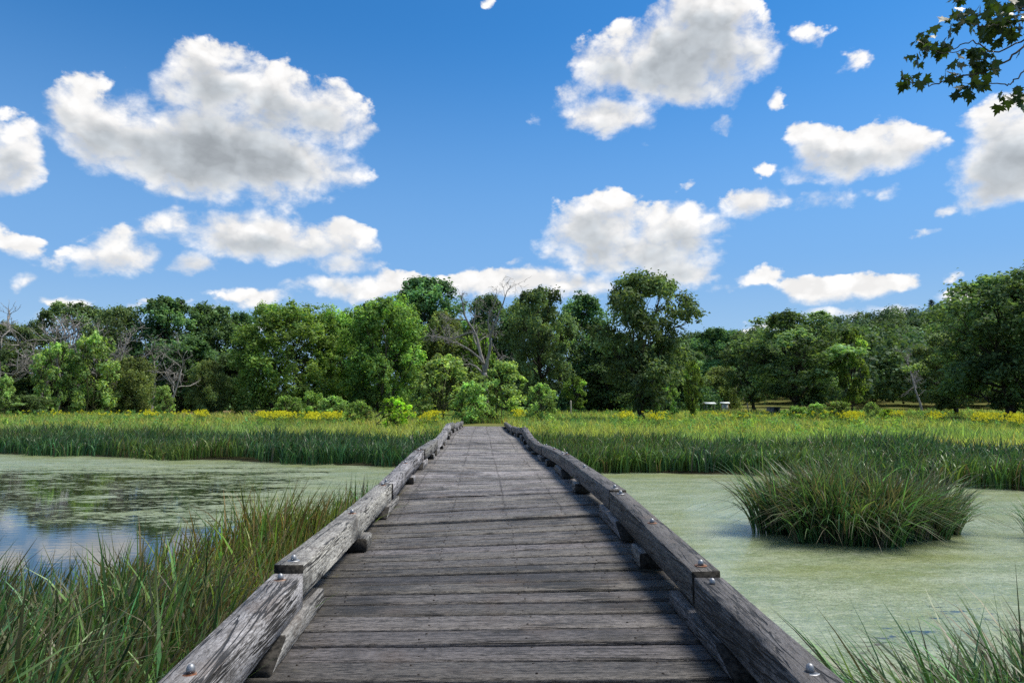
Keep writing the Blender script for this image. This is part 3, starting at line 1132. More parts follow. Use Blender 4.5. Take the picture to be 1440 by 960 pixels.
# ---- back row and standing trees, from the left (kind, column px, distance m, top px, width px)
G_L = 'trees of the wood left of the bridge'
G_C = 'trees behind the far end of the bridge'
G_R = 'trees right of the bridge'
TREES = [
    (('oak', 0), -70, 96, 452, 130, 'dark oak reaching out of the picture at its left border', G_L),
    (('oak', 2), 12, 118, 462, 110, 'low dark oak behind the bare limbs at the left border', G_L),
    (('oak', 1), 98, 124, 432, 105, 'dark open-crowned oak rising behind the light green young tree', G_L),
    (('oak', 0), 163, 120, 438, 90, 'thin-topped dark oak with sky showing through its crown, left of the tallest dense tree', G_L),
    (('dense', 0), 232, 122, 424, 98, 'tallest dense dark green tree in the left wood', G_L),
    (('dense', 1), 292, 128, 434, 88, 'dense dark green tree right beside the tallest one of the left wood', G_L),
    (('dense', 2), 338, 134, 444, 70, 'dark tree half hidden behind the big light green clump', G_L),
    (('dense', 1), 262, 112, 482, 90, 'lower dark tree filling the wood beneath the tallest dense tree', G_L),
    (('oak', 2), 130, 112, 492, 120, 'shaded dark understorey oak behind the two young light green trees', G_L),
    (('dense', 0), 40, 110, 496, 110, 'shaded dark understorey tree beneath the bare limbs at the left', G_L),
    (('dense', 2), 325, 116, 500, 70, 'shaded dark tree beside the soft grey-green round tree', G_L),
    (('light', 0), 398, 104, 438, 128, 'broad light green tree leafy down to the ground, left one of the big pale clump', G_L),
    (('light', 1), 468, 112, 444, 84, 'grey-green upright tree between the two broad light green ones', G_L),
    (('light', 1), 540, 104, 430, 112, 'broad light green upright tree leafy to the ground, nearest to the pale willow', G_L),
    (('dense', 1), 500, 124, 448, 90, 'darker tree behind the gap in the light green clump', G_L),
    (('dense', 2), 594, 132, 394, 124, 'tall round-headed cottonwood towering behind the pale willow', G_C),
    (('willow', 0), 622, 112, 440, 80, 'pale yellow-green drooping willow left of the bare dead tree', G_C),
    (('bright', 0), 668, 112, 462, 70, 'light green tree shining through the branches of the bare dead tree', G_C),
    (('dense', 0), 688, 126, 418, 74, 'mid-green tree behind the top of the bare dead tree', G_C),
    (('dense', 1), 640, 128, 470, 90, 'shaded tree low behind the cottonwood saplings', G_C),
    (('oak', 1), 756, 87, 408, 112, 'dark oak with a forked black trunk just right of the bridge end', G_C),
    (('dense', 1), 818, 118, 418, 92, 'mid-green round tree between the two large oaks', G_C),
    (('dense', 2), 735, 120, 430, 90, 'leafy tree filling the wood behind the forked oak', G_C),
    (('oak', 0), 905, 67, 386, 158, 'large ragged oak standing alone in the meadow, tallest tree right of the bridge', G_R),
    (('dense', 0), 860, 112, 470, 100, 'shaded tree behind the large lone oak on its left side', G_R),
    (('dense', 1), 945, 120, 478, 90, 'shaded tree behind the large lone oak on its right side', G_R),
    (('dense', 2), 1010, 165, 462, 80, 'hazy green tree behind the small roofed shelter', G_R),
    (('oak', 1), 1122, 96, 440, 172, 'broad dark oak in front of the wooded hill, leafy nearly to the ground', G_R),
    (('oak', 2), 1060, 118, 468, 90, 'dark oak at the left flank of the broad one before the hill', G_R),
    (('bright', 0), 1197, 92, 466, 52, 'yellow-green tree leaning on the right flank of the broad dark oak', G_R),
    (('oak', 0), 1412, 66, 388, 215, 'massive dark tree at the right border with boughs sweeping to the ground', G_R),
    (('oak', 2), 1500, 60, 368, 190, 'dark tree crossing the right border behind the massive one', G_R),
    (('oak', 1), 1345, 84, 470, 120, 'lower dark tree at the left foot of the massive tree', G_R),
]
for (src, px, D, top, w, lab, grp) in TREES:
    plant(src, {'oak': 'oak_tree', 'dense': 'broadleaf_tree', 'light': 'light_green_tree', 'willow': 'willow_tree', 'bright': 'light_green_tree'}[src[0]],
          px, D, top, w, lab, 'tree', grp)
# ---- shaded undergrowth closing the wood's edge below the crowns
r = np.random.default_rng(55)
g = Geo()
for k in range(620):
    px = r.uniform(-140, 1010)
    if 245 < px < 345 and r.random() < .5: continue
    D = r.uniform(112, 136)
    x, y = at(px, D)
    hh = r.uniform(1.8, 5.2)
    rr = r.uniform(1.2, 2.4)
    n = 150
    d = unit(r.normal(0, 1, (n, 3)))
    d[:, 2] = np.abs(d[:, 2])
    P = np.array([x, y, gz(x, y)]) + d * np.array([rr, rr, hh]) * r.uniform(.6, 1.05, (n, 1)) ** .7
    leaves(g, P, unit(d + r.normal(0, .6, (n, 3))), .46, tints(n, r, .25, .1) * np.exp(r.normal(0, .15)), .65, r)
tag(obj('undergrowth', g.mesh('undergrowth', [M['dense']])), 'shaded undergrowth filling the wood edge beneath the trees', 'undergrowth', None, 'stuff')
# ---- young trees and shrubs in front of them
SMALL = [
    (('sapling', 0), 'young_tree', 75, 92, 488, 66, 'light green young tree standing before the left wood', 'tree'),
    (('sapling', 1), 'young_tree', 128, 94, 476, 74, 'darker green young tree with spiky upright shoots beside the light green one', 'tree'),
    (('willow', 0), 'young_tree', 184, 98, 504, 62, 'small olive round tree left of the grey dead limbs', 'tree'),
    (('willow', 0), 'young_tree', 292, 100, 508, 50, 'small soft grey-green round tree right of the grey dead limbs', 'tree'),
    (('sapling', 2), 'leafy_bush', 231, 82, 545, 34, 'small dense green bush at the foot of the grey dead limbs', 'bush'),
    (('sapling', 1), 'leafy_bush', 6, 84, 532, 34, 'light green bush at the left border of the meadow', 'bush'),
    (('oak', 1), 'leafy_bush', 35, 86, 556, 60, 'dark brownish low bush left of the light green young tree', 'bush'),
    (('sapling', 0), 'cottonwood_shrub', 626, 64, 503, 106, 'tall pale green cottonwood shrub left of the dead tree trunk', 'shrub'),
    (('sapling', 2), 'cottonwood_shrub', 707, 62, 513, 88, 'tall pale green cottonwood shrub right of the dead tree trunk', 'shrub'),
    (('sapling', 1), 'cottonwood_shrub', 664, 58, 540, 66, 'lower pale green shrub at the foot of the dead tree', 'shrub'),
    (('sapling', 0), 'cottonwood_shrub', 762, 58, 541, 50, 'small pale green cottonwood shrub in front of the forked oak', 'shrub'),
    (('leafbush', 0), 'leafy_bush', 555, 46, 560, 52, 'bright yellow-green big-leaved bush left of the bridge end', 'bush'),
    (('bright', 0), 'young_tree', 808, 104, 531, 38, 'small bright green rounded tree beside the pale post', 'tree'),
    (('bright', 1), 'young_tree', 974, 74, 508, 30, 'bright green sapling left of the small roofed shelter', 'tree'),
    (('sapling', 2), 'leafy_bush', 935, 74, 520, 40, 'light green shrub under the right side of the lone oak', 'bush'),
    (('willow', 0), 'leafy_bush', 1016, 148, 515, 62, 'soft grey-green shrub behind the information board', 'bush'),
    (('weedbush', 0), 'weed_bush', 405, 68, 559, 46, 'pale green weed thicket behind the fullest goldenrod drift, left of the bridge', 'bush'),
    (('weedbush', 1), 'weed_bush', 436, 70, 555, 50, 'tallest pale green weed thicket left of the bridge, in the middle of the row', 'bush'),
    (('sapling', 0), 'weed_bush', 470, 67, 558, 44, 'upright pale green thicket right of the tallest one, left of the bridge', 'bush'),
    (('weedbush', 1), 'weed_bush', 505, 64, 566, 46, 'lower weed thicket next to the bright big-leaved bush', 'bush'),
    (('weedbush', 1), 'weed_bush', 1118, 66, 573, 44, 'pale green weed thicket right of the low grey hut', 'bush'),
    (('sapling', 1), 'weed_bush', 1148, 64, 568, 36, 'upright leafy thicket below the middle of the broad dark oak', 'bush'),
    (('weedbush', 0), 'weed_bush', 1182, 62, 566, 44, 'full weed thicket below the yellow-green tree', 'bush'),
    (('sapling', 0), 'weed_bush', 1225, 66, 566, 24, 'thin upright weed standing against the dark hill foot', 'bush'),
    (('leafbush', 1), 'weed_bush', 1248, 66, 576, 34, 'low green weed clump right of the thin upright weed', 'bush'),
    (('weedbush', 0), 'weed_bush', 1330, 60, 586, 60, 'long low weed thicket before the massive dark tree', 'bush'),
    (('weedbush', 1), 'weed_bush', 1045, 66, 581, 44, 'low weed thicket in front of the information board', 'bush'),
    (('leafbush', 1), 'weed_bush', 598, 49, 592, 40, 'small yellow-green bush touching the left kerb of the bridge end', 'bush'),
]
for (src, nm, px, D, top, w, lab, cat) in SMALL:
    plant(src, nm, px, D, top, w, lab, cat, {'tree': 'young trees at the meadow edge', 'bush': 'bushes in the meadow', 'shrub': 'cottonwood shrubs at the bridge end'}[cat])

# ---- dead trees
for (k, px, D, top, sx, rz, lab) in (
        (0, 52, 104, 428, 1.15, .4, 'bare dead tree with forked top against the sky at the left'),
        (1, 8, 100, 430, 1.1, 2.0, 'bare leaning dead tree crossing the left border'),
        (2, 118, 108, 452, 1.0, 3.3, 'bare grey branches standing between the oaks of the left wood'),
        (0, 84, 106, 446, 1.2, 4.4, 'bare twiggy grey tree right of the forked dead tree at the left'),
        (2, 150, 103, 458, 1.2, 1.7, 'bare grey limbs over the darker green young tree'),
        (1, 212, 106, 470, 1.1, 5.2, 'bare grey stem before the tallest dense dark green tree'),
        (1, 180, 104, 462, .9, .9, 'bare grey tree behind the small olive round tree'),
        (2, 236, 92, 488, 1.0, .2, 'low dead tree with spreading silver limbs above the small dense bush'),
        (0, 1296, 105, 478, 1.0, 1.2, 'grey dead tree against the dark wooded hill'),
        (0, 1052, 138, 512, .8, 2.2, 'thin grey dead sapling right of the information board')):
    x, y = at(px, D)
    zg = gz(x, y)
    h = EYE + (563 - top) / F * D - zg
    o = obj('dead_tree', DEAD[k], None, (x, y, zg))
    o.rotation_euler = (0, 0, rz)
    s = h / 12.0
    o.scale = (s * sx, s * sx, s)
    tag(o, lab, 'dead tree', 'bare dead trees')

# the bare tree behind the end of the bridge: its limbs one by one (x, z in metres at the tree, y for depth)
DT = 78.0
xb, yb = at(683, DT)
zb = gz(xb, yb)
K = DT / F


def limb(pts, r0, r1, g, r, twigs=5, n=10):
    P = np.array([((px - 683) * K, dy, EYE + (563 - py) * K - zb) for (px, py, dy) in pts])
    C = curve(P, n)
    C[1:-1] += r.normal(0, .035, (n - 2, 3))
    tube(g, C, np.linspace(r0 * 1.25, r1 * 1.2, n), 8)
    for q in range(int(twigs * 1.5)):
        i = r.integers(n // 3, n)
        d = unit((C[i] - C[max(0, i - 2)])[None])[0]
        nd = unit((d * .8 + r.normal(0, .6, 3) + np.array([0, 0, .1]))[None])[0]
        branch_out(g, r, C[i], nd, r.uniform(.8, 1.9), max(r1 * .8, .03), 2, .05, (2, 3), .25, .66)


r = np.random.default_rng(5)
g = Geo()
limb([(684, 588, 0), (683, 560, 0), (682, 540, 0), (682, 524, 0)], .30, .23, g, r, 0)
limb([(682, 526, 0), (679, 508, .1), (674, 490, .3), (671, 476, .4), (666, 463, .3), (656, 450, .2), (651, 432, .0), (648, 418, -.2)], .19, .05, g, r, 6, 14)
limb([(682, 526, 0), (686, 505, -.2), (689, 488, -.4), (690, 470, -.6), (698, 450, -.7), (706, 430, -.6), (713, 408, -.5)], .18, .04, g, r, 7, 14)
limb([(690, 474, -.6), (686, 452, -.9), (693, 432, -1.2), (698, 412, -1.4)], .10, .03, g, r, 5)
limb([(680, 512, 0), (670, 500, -.5), (652, 488, -1.0), (636, 482, -1.5), (616, 476, -1.8)], .13, .03, g, r, 8, 12)
limb([(666, 466, .3), (650, 470, 1.0), (634, 474, 1.6), (612, 472, 2.1), (603, 476, 2.2)], .09, .025, g, r, 8, 12)
limb([(681, 530, 0), (668, 514, .8), (650, 511, 1.4), (636, 514, 1.8), (628, 530, 2.0)], .10, .025, g, r, 7, 10)
limb([(684, 532, 0), (694, 520, .4), (702, 506, .7), (708, 500, .9), (716, 503, 1.1)], .10, .03, g, r, 4, 10)
limb([(656, 450, .2), (640, 448, .7), (628, 446, 1.0)], .06, .02, g, r, 5, 8)
limb([(672, 480, .4), (684, 472, 1.0), (690, 480, 1.4)], .06, .02, g, r, 3, 8)
limb([(674, 490, .3), (664, 470, 1.0), (668, 440, 1.3), (669, 418, 1.4)], .07, .02, g, r, 4, 9)
o = obj('dead_tree', g.mesh('dead_tree', [M['deadwood']], col=False), None, (xb, yb, zb))
tag(o, 'large bare dead tree with crooked spreading limbs behind the end of the bridge', 'dead tree', 'bare dead trees')

# ---- wooded hill: a far-off wood read as one mass
HB_ = []
for sd in (91, 92, 93, 94):
    r = np.random.default_rng(sd)
    gg = Geo()
    nl = 16
    for k in range(nl):
        a = k * 2.4; t = (k + .5) / nl
        rr = 3.6 * math.sqrt(max(0, 1 - ((t - .4) / .62) ** 2))
        c = np.array([math.cos(a) * rr * .75, math.sin(a) * rr * .75, 2.5 + 8.5 * t])
        for s in range(7):
            dd = unit(r.normal(0, 1, (1, 3)))[0]
            dd[2] = abs(dd[2])
            n = 9
            off = r.normal(0, .55, (n, 3))
            nr = unit(off + dd + np.array([0, 0, .5]) + r.normal(0, .4, (n, 3)))
            leaves(gg, c + dd * 1.5 + off, nr, .80, tints(n, r, .22, .1), .62, r)
    HB_.append((np.concatenate(gg.V), np.concatenate(gg.C)))
VV, CC = [], []
r = np.random.default_rng(99)
for row, D in enumerate(np.concatenate([np.arange(122, 300, 8.5), np.arange(300, 392, 9.0)])):
    for px in np.arange((850 if D > 174 else 1185) + r.uniform(0, 20), 1650, 7.4 / D * F):
        d = D + r.normal(0, 2.6)
        x, y = at(px + r.normal(0, 4), d)
        z = gz(x, y)
        if z < 1.2 and px < 930: continue
        Vb, Cb = HB_[r.integers(4)]
        a = r.uniform(0, 6.28); s = r.uniform(.85, 1.3)
        ca, sa = math.cos(a), math.sin(a)
        Vn = Vb @ np.array([[ca, sa, 0], [-sa, ca, 0], [0, 0, 1]]) * np.array([s, s, s * r.uniform(.85, 1.15)]) + np.array([x, y, z - .5])
        VV.append(Vn)
        yl = r.normal(0, .10)
        CC.append(Cb * np.exp(r.normal(0, .22)) * np.array([1 + yl, 1, 1 - yl]))
VV = np.concatenate(VV); CC = np.concatenate(CC)
tag(obj('hillside_woods', mesh_np('hillside_woods', VV, np.arange(len(VV)).reshape(-1, 4), [M['hill']], CC.clip(.1, 3))),
    'dense mixed green wood covering the hill', 'wood', None, 'stuff')
# a single pine on the crest
gt, gc = Geo(), Geo()
x, y = at(1317, 300)
zg = gz(x, y)
hp = EYE + (563 - 418) / F * 300 - zg
tube(gt, [(0, 0, -.5), (0.1, 0, hp * .5), (0, 0, hp)], [.30, .2, .04], 7)
for k in range(60):
    t = (k + .5) / 60
    a = k * 2.4
    L = (1 - t) ** .7 * 3.0 + .4
    zc = hp * (.25 + .75 * t)
    e = np.array([math.cos(a) * L, math.sin(a) * L, zc + .5])
    tube(gt, [(0, 0, zc), e], [.06, .02], 4)
    n = 34
    P = e[None] * np.array([1, 1, 0]) * rng.uniform(.25, 1.05, (n, 1)) + np.array([0, 0, zc + .3]) + rng.normal(0, .28, (n, 3))
    leaves(gc, P, unit(rng.normal(0, 1, (n, 3))), .65, tints(n, rng, .2, .05), .25)
o = tag(empty('pine_tree', (x, y, zg)), 'single dark pine standing above the wood on the hill crest', 'tree')
obj('trunk', gt.mesh('trunk', [M['bark']], col=False), o)
obj('crown', gc.mesh('crown', [M['pine']]), o)


# ------------------------------------------------------------------ blades: reeds, sedge, grass
def blades(P, h, w, lean, bend, tint, nseg=4, tip=None, r=None, base_w=.75):
    """grass blades as bent tapering strips. P (n,3), h, w (n,), lean (n,2) horizontal reach / height, bend: how much the tip droops"""
    r = r or rng
    n = len(P)
    t = np.linspace(0, 1, nseg + 1)
    reach = np.linalg.norm(lean, axis=1)
    dirv = lean / (reach[:, None] + 1e-6)
    hor = (reach * h)[:, None] * (t[None] ** 1.7)
    hor = hor + (bend * h)[:, None] * (t[None] ** 3.2) * .75
    zz = h[:, None] * (t[None] * (1 - .18 * reach[:, None] * t[None]) - (bend[:, None] * .62) * t[None] ** 4)
    C = np.zeros((n, nseg + 1, 3))
    C[:, :, 0] = P[:, None, 0] + dirv[:, None, 0] * hor
    C[:, :, 1] = P[:, None, 1] + dirv[:, None, 1] * hor
    C[:, :, 2] = P[:, None, 2] + zz
    ang = r.uniform(0, math.pi, n)
    side = np.stack([np.cos(ang), np.sin(ang), np.zeros(n)], -1)
    wt_ = np.interp(t, [0, .25, .7, 1], [base_w, 1, .8, .05])
    off = side[:, None, :] * (w[:, None] * wt_[None] * .5)[:, :, None]
    V = np.stack([C - off, C + off], 2).reshape(-1, 3)
    k = np.arange(n)[:, None] * (nseg + 1) * 2 + np.arange(nseg)[None, :] * 2
    Q = np.stack([k, k + 1, k + 3, k + 2], -1).reshape(-1, 4)
    col = np.repeat(tint[:, None, :], nseg + 1, 1)
    if tip is not None:
        f = np.clip((t - .62) / .38, 0, 1)[None, :, None] * tip[:, None, None]
        col = col * (1 - f) + np.array([2.3, .92, 1.7]) * f
    col = np.repeat(col[:, :, None, :], 2, 2).reshape(-1, 3)
    return V, Q, col


def reed_tint(n, r, brown=.12, spread=.28):
    v = np.exp(r.normal(0, spread, n))
    yl = r.normal(0.0, .16, n)
    c = np.stack([v * (1 + yl), v * (1 + .3 * yl), v * (1 - .3 * yl)], -1)
    b = r.random(n) < brown
    c[b] = np.array([2.1, .84, 1.6]) * np.exp(r.normal(0, .3, (b.sum(), 1)))
    y = r.random(n) < .09
    c[y] = np.array([2.9, 2.1, 1.7]) * np.exp(r.normal(0, .2, (y.sum(), 1)))
    return c


def belt(P, hmin, hmax, w, r, brown, tipb, lean=.16, bend=.30, nseg=4, spread=.28):
    n = len(P)
    h = r.uniform(hmin, hmax, n) * (.78 + .44 * vnoise(P[:, 0], P[:, 1], 1.1, 5))
    ln = r.normal(0, lean, (n, 2)) + np.array([.07, .0])
    bd = np.abs(r.normal(0, bend, n)).clip(0, 1.15)
    ww = w * r.uniform(.6, 1.4, n)
    tn_ = reed_tint(n, r, brown, spread)
    pt = vnoise(P[:, 0], P[:, 1], 3.4, 15)[:, None]
    tn_ = tn_ * np.where(pt > .58, np.array([1.25, 1.08, .85]), np.where(pt < .38, np.array([.72, .86, 1.05]), np.array([1.0, 1, 1])))
    return blades(P, h, ww, ln, bd, tn_, nseg, (r.random(n) < tipb) * r.uniform(.3, 1, n), r)


r = np.random.default_rng(31)
# the far reed belts along the shore, left and right of the bridge
for nm, x0, x1, y0, y1, n, lab in (('reed_belt', -75, -1.95, 24, 60, 30000, 'dark green reed belt along the far shore left of the bridge'),
                                   ('reed_belt', 2.1, 60, 8, 34, 30000, 'dark green reed belt along the far shore right of the bridge')):
    P = np.zeros((0, 3))
    while len(P) < n:
        q = r.uniform((x0, y0), (x1, y1), (60000, 2))
        sd = pond_sd(q[:, 0], q[:, 1])
        edge = 1.9 * (vnoise(q[:, 0], q[:, 1] * 0, 3.1, 2) - .5) - .3 + .7 * (vnoise(q[:, 0], q[:, 1], .6, 8) - .5)
        ok = (sd > edge - .75) & (sd < 3.8 + 1.2 * vnoise(q[:, 0], q[:, 1], 4, 4)) & (q[:, 1] > 14)
        q = q[ok & (r.random(len(q)) < np.exp(-np.abs(q[:, 0]) / 45))]
        P = np.vstack([P, np.column_stack([q, ground_z(q[:, 0], q[:, 1]).clip(-.25, 1)])])
    P = P[:n]
    P[:, 2] += .30 * (vnoise(P[:, 0], P[:, 1], 3.2, 12) - .55)
    V, Q, C = belt(P, .74, 1.14, .042, r, .10, .42, .15, .34, 5, .44)
    tag(obj(nm, mesh_np(nm, V, Q, [M['reed']], C)), lab, 'reeds', None, 'stuff')

# the tall sedge crowding the left side of the bridge
LE = np.array([(-1.95, 13.2), (-2.7, 10.4), (-3.7, 8.3), (-4.8, 7.3), (-6.5, 6.9), (-10, 7.1)])
q = r.uniform((-9.5, 1.7), (-1.78, 13.3), (150000, 2))
lim = np.interp(-q[:, 0], -LE[:, 0], LE[:, 1]) + .5 * (vnoise(q[:, 0], q[:, 1], .8, 6) - .5)
q = q[q[:, 1] < lim]
dens = np.where(q[:, 1] > 6.5, 1.0, .75)
q = q[r.random(len(q)) < dens][:30000]
P = np.column_stack([q, ground_z(q[:, 0], q[:, 1]).clip(-.3, .3)])
V, Q, C = belt(P, 1.05, 1.78, .029, r, .36, .55, .12, .24, 7, .56)
C = C * np.array([1.42, 1.22, 1.0])
tag(obj('sedge_bed', mesh_np('sedge_bed', V, Q, [M['reed']], C)), 'tall tangled green and brown sedge crowding the left side of the bridge', 'sedge', None, 'stuff')


def clump(name, cx, cy, rx, ry, n, hmin, hmax, w, label, brown, tipb, fan, bend, sd, base=None):
    r = np.random.default_rng(sd)
    a = r.uniform(0, 6.283, n); rho = np.sqrt(r.uniform(0, 1, n))
    rag = 1 + .18 * np.sin(3 * a + 1) + .13 * np.sin(7 * a) + .08 * np.sin(13 * a + 2)
    u = np.stack([np.cos(a) * rho * rag, np.sin(a) * rho * rag], -1)
    P = np.column_stack([cx + u[:, 0] * rx, cy + u[:, 1] * ry, np.full(n, -.12 if base is None else base)])
    h = r.uniform(hmin, hmax, n) * (1.06 - .22 * rho ** 2) * (.72 + .56 * vnoise(P[:, 0], P[:, 1], .55, sd))
    ln = u * fan * (rho[:, None] ** 1.6) + r.normal(0, .15, (n, 2))
    bd = np.abs(r.normal(0, bend, n)).clip(0, 1.2)
    V, Q, C = blades(P - np.array([cx, cy, 0]), h, w * r.uniform(.6, 1.4, n), ln, bd, reed_tint(n, r, brown, .46), 7, (r.random(n) < tipb) * r.uniform(.3, 1, n), r)
    o = obj(name, mesh_np(name, V, Q, [M['reed']], C), None, (cx, cy, 0))
    return tag(o, label, 'sedge clump', 'clumps of sedge standing in the pond')


clump('sedge_clump', *at(1196, 13.6), 1.72, .95, 6000, .95, 1.80, .028, 'large round island of dark sedge standing in the duckweed right of the bridge', .36, .7, .36, .44, 3)
clump('sedge_clump', 3.55, 4.15, 1.25, .85, 3000, .95, 1.48, .022, 'loose arching sedge clump at the lower right corner beside the bridge', .24, .3, .70, .50, 4)
clump('sedge_clump', 10.9, 12.9, .45, .5, 190, .8, 1.15, .019, 'small sedge clump cut by the right border beyond the island', .14, .3, .6, .4, 5)

# meadow: grass and flowering weeds
def scatter(n, ymin, ymax, power, r, xpad=1.12):
    u = r.random(n)
    y = ymin * (ymax / ymin) ** (u ** power)
    x = (r.uniform(-720 * xpad, 720 * xpad, n) + 43) / F * y
    return x, y


r = np.random.default_rng(41)
x, y = scatter(130000, 24, 118, .9, r)
sd = pond_sd(x, y)
ok = (sd > 2.6) & ~((np.abs(x - .1) < 1.7) & (y < 58)) & ~((x < -28) & (x > -47) & (y > 92) & (x / y < -.27) & (x / y > -.43))
x, y = x[ok], y[ok]
P = np.column_stack([x, y, ground_z(x, y) - .03])
n = len(P)
patch = vnoise(x, y, 7, 1); patch2 = vnoise(x, y, 2.2, 2); patch3 = vnoise(x, y, 14, 6)
h = r.uniform(.35, .85, n) * (.7 + .6 * patch2) * (.55 + .45 * sstep(pond_sd(x, y), 2.5, 7))
c = np.exp(r.normal(0, .24, n))[:, None] * np.ones(3)
c *= np.where((patch > .56)[:, None], np.array([.72, .88, .9]), np.array([1.08, 1.02, .9]))
br = (r.random(n) < np.where(patch3 > .55, .30, .10))
c[br] *= np.array([1.15, .78, .95])
V, Q, C = blades(P, h, (.020 + .00085 * y) * r.uniform(.7, 1.4, n), r.normal(0, .22, (n, 2)), np.abs(r.normal(0, .25, n)), c, 2, None, r)
tag(obj('meadow_grass', mesh_np('meadow_grass', V, Q, [M['grass']], C)), 'tall yellow-green grass covering the meadow beyond the pond', 'grass', None, 'stuff')

# leafy weeds of many greens scattered through the grass
g = Geo()
r = np.random.default_rng(47)
x, y = scatter(2600, 34, 104, .8, r)
sd = pond_sd(x, y)
keep = (sd > 6.5) & ~((np.abs(x - .1) < 2.2) & (y < 58)) & (vnoise(x, y, 6, 21) > .42)
for xx, yy in zip(x[keep], y[keep]):
    if -.45 < xx / yy < -.25 and yy > 88: continue
    z0 = gz(xx, yy)
    hh = r.uniform(.5, 1.15); rr = r.uniform(.18, .5)
    n = int(r.uniform(26, 60))
    tt = r.uniform(.15, 1, (n, 1))
    P = np.array([xx, yy, z0]) + np.concatenate([r.normal(0, .5, (n, 2)) * rr * (1.15 - .6 * tt), tt * hh], 1)
    base = [np.array([1, 1, 1.0]), np.array([.55, .72, .8]), np.array([1.15, 1.05, .6]), np.array([.95, .62, .55]), np.array([.8, 1.05, 1.5])][r.choice(5, p=[.34, .26, .18, .10, .12])]
    leaves(g, P, unit(r.normal(0, 1, (n, 3)) + np.array([0, -.2, .6])), .15, tints(n, r, .22, .08) * base * np.exp(r.normal(0, .2)), .34, r)
tag(obj('meadow_weeds', g.mesh('meadow_weeds', [M['weed']])), 'leafy weeds of mixed greens scattered through the meadow grass', 'weeds', None, 'stuff')

# goldenrod: stems with leaves, arching yellow plumes
SPOTS = [(395, 58, 20, 210), (371, 61, 9, 70), (440, 54, 11, 110), (466, 57, 13, 130), (284, 66, 9, 70), (212, 68, 12, 50), (252, 66, 30, 24), (150, 70, 50, 30), (80, 72, 50, 24),
         (880, 57, 14, 60), (925, 55, 18, 50), (1200, 52, 14, 130), (1150, 60, 40, 20), (1262, 61, 12, 40), (1385, 50, 20, 120), (1428, 46, 14, 100), (1318, 55, 14, 40),
         (606, 50, 12, 80), (728, 54, 10, 40), (1060, 62, 40, 20), (1340, 66, 30, 20), (1010, 60, 40, 14), (575, 54, 20, 16)]
gf, gs = Geo(), Geo()
r = np.random.default_rng(43)
for (px, D, wpx, cnt) in SPOTS:
    for k in range(int(cnt * .8)):
        d = D + r.normal(0, 2.6)
        xx, yy = at(px + r.normal(0, wpx * .5), d)
        if pond_sd(xx, yy) < 4: continue
        z0 = gz(xx, yy)
        hh = r.uniform(.75, 1.20)
        ln = r.normal(0, .08, 2)
        topp = np.array([xx + ln[0], yy + ln[1], z0 + hh])
        tube(gs, [(xx, yy, z0 - .05), topp], [.012, .008], 4, (1, 1, 1), False)
        m_ = 9
        q = np.array([xx, yy, z0]) + (topp - np.array([xx, yy, z0])) * r.uniform(.2, .9, (m_, 1)) + r.normal(0, .05, (m_, 3))
        leaves(gs, q, unit(r.normal(0, 1, (m_, 3))), .13, tints(m_, r), .3, r)
        m_ = 16
        tt = r.uniform(0, 1, (m_, 1))
        q = topp + np.concatenate([r.normal(0, .085, (m_, 2)) * (1.2 - tt), .17 * tt - .03], 1)
        leaves(gf, q, unit(r.normal(0, 1, (m_, 3)) + np.array([0, -.3, .8])), .085, np.exp(r.normal(0, .18, (m_, 1))) * np.ones(3), .75, r)
gfm = gf.mesh('goldenrod', [M['gold']])
gold = tag(obj('goldenrod', gfm), 'yellow goldenrod flowering in drifts across the meadow', 'wildflowers', None, 'stuff')
obj('stems', gs.mesh('stems', [M['weed']]), gold)


# ------------------------------------------------------------------ small structures at the far side of the meadow
def flat_mat(name, c, rough=.7):
    m, N = new_mat(name)
    t = N.node('ShaderNodeTexCoord').outputs['Object']
    n = N.noise(t, 6, 5, .65)
    out(N, principled(N, N.mix(N.smooth(n, .3, .7), tuple(v * .75 for v in c), c), rough, .3))
    return m


M['paint'] = flat_mat('pale_board', (.62, .66, .70))
M['postwood'] = flat_mat('yellowish_post_wood', (.42, .32, .17))
M['greywood'] = flat_mat('grey_wood', (.26, .25, .23))
M['metalroof'] = flat_mat('pale_metal_roof', (.62, .68, .68), .4)
M['paper'] = flat_mat('notice_paper', (.40, .47, .58))
M['pale_post'] = flat_mat('pale_post', (.50, .46, .40))


def part(name, fn, mat, parent):
    g = Geo()
    fn(g)
    return obj(name, g.mesh(name, [mat], col=False), parent)


def roof_gable(g, w, d, z, rise, th=.05):
    for s in (-1, 1):
        V = np.array([(-w / 2, 0, z + rise), (w / 2, 0, z + rise), (w / 2, s * d / 2, z), (-w / 2, s * d / 2, z)])
        V = np.vstack([V, V - np.array([0, 0, th])])
        g.add(V, [[0, 1, 2, 3], [7, 6, 5, 4], [0, 4, 5, 1], [1, 5, 6, 2], [2, 6, 7, 3], [3, 7, 4, 0]])


D = 106
x, y = at(1019, D); z = gz(x, y) - .05
o = tag(empty('information_board', (x, y, z), R(-6), (.82, .82, .82)), 'small roofed information board on two yellowish posts at the meadow edge', 'notice board')
for s in (-1, 1):
    part('post', lambda g: box(g, (s * .62, 0, 1.0), (.13, .13, 2.1)), M['postwood'], o)
b = part('board', lambda g: box(g, (0, -.03, 1.35), (1.10, .07, 1.05)), M['paint'], o)
part('notice', lambda g: box(g, (-.02, -.075, 1.36), (.62, .015, .74)), M['paper'], b)
part('roof', lambda g: roof_gable(g, 1.75, .9, 2.06, .26), M['metalroof'], o)
part('bottom_rail', lambda g: box(g, (0, 0, .42), (1.1, .06, .12)), M['postwood'], o)

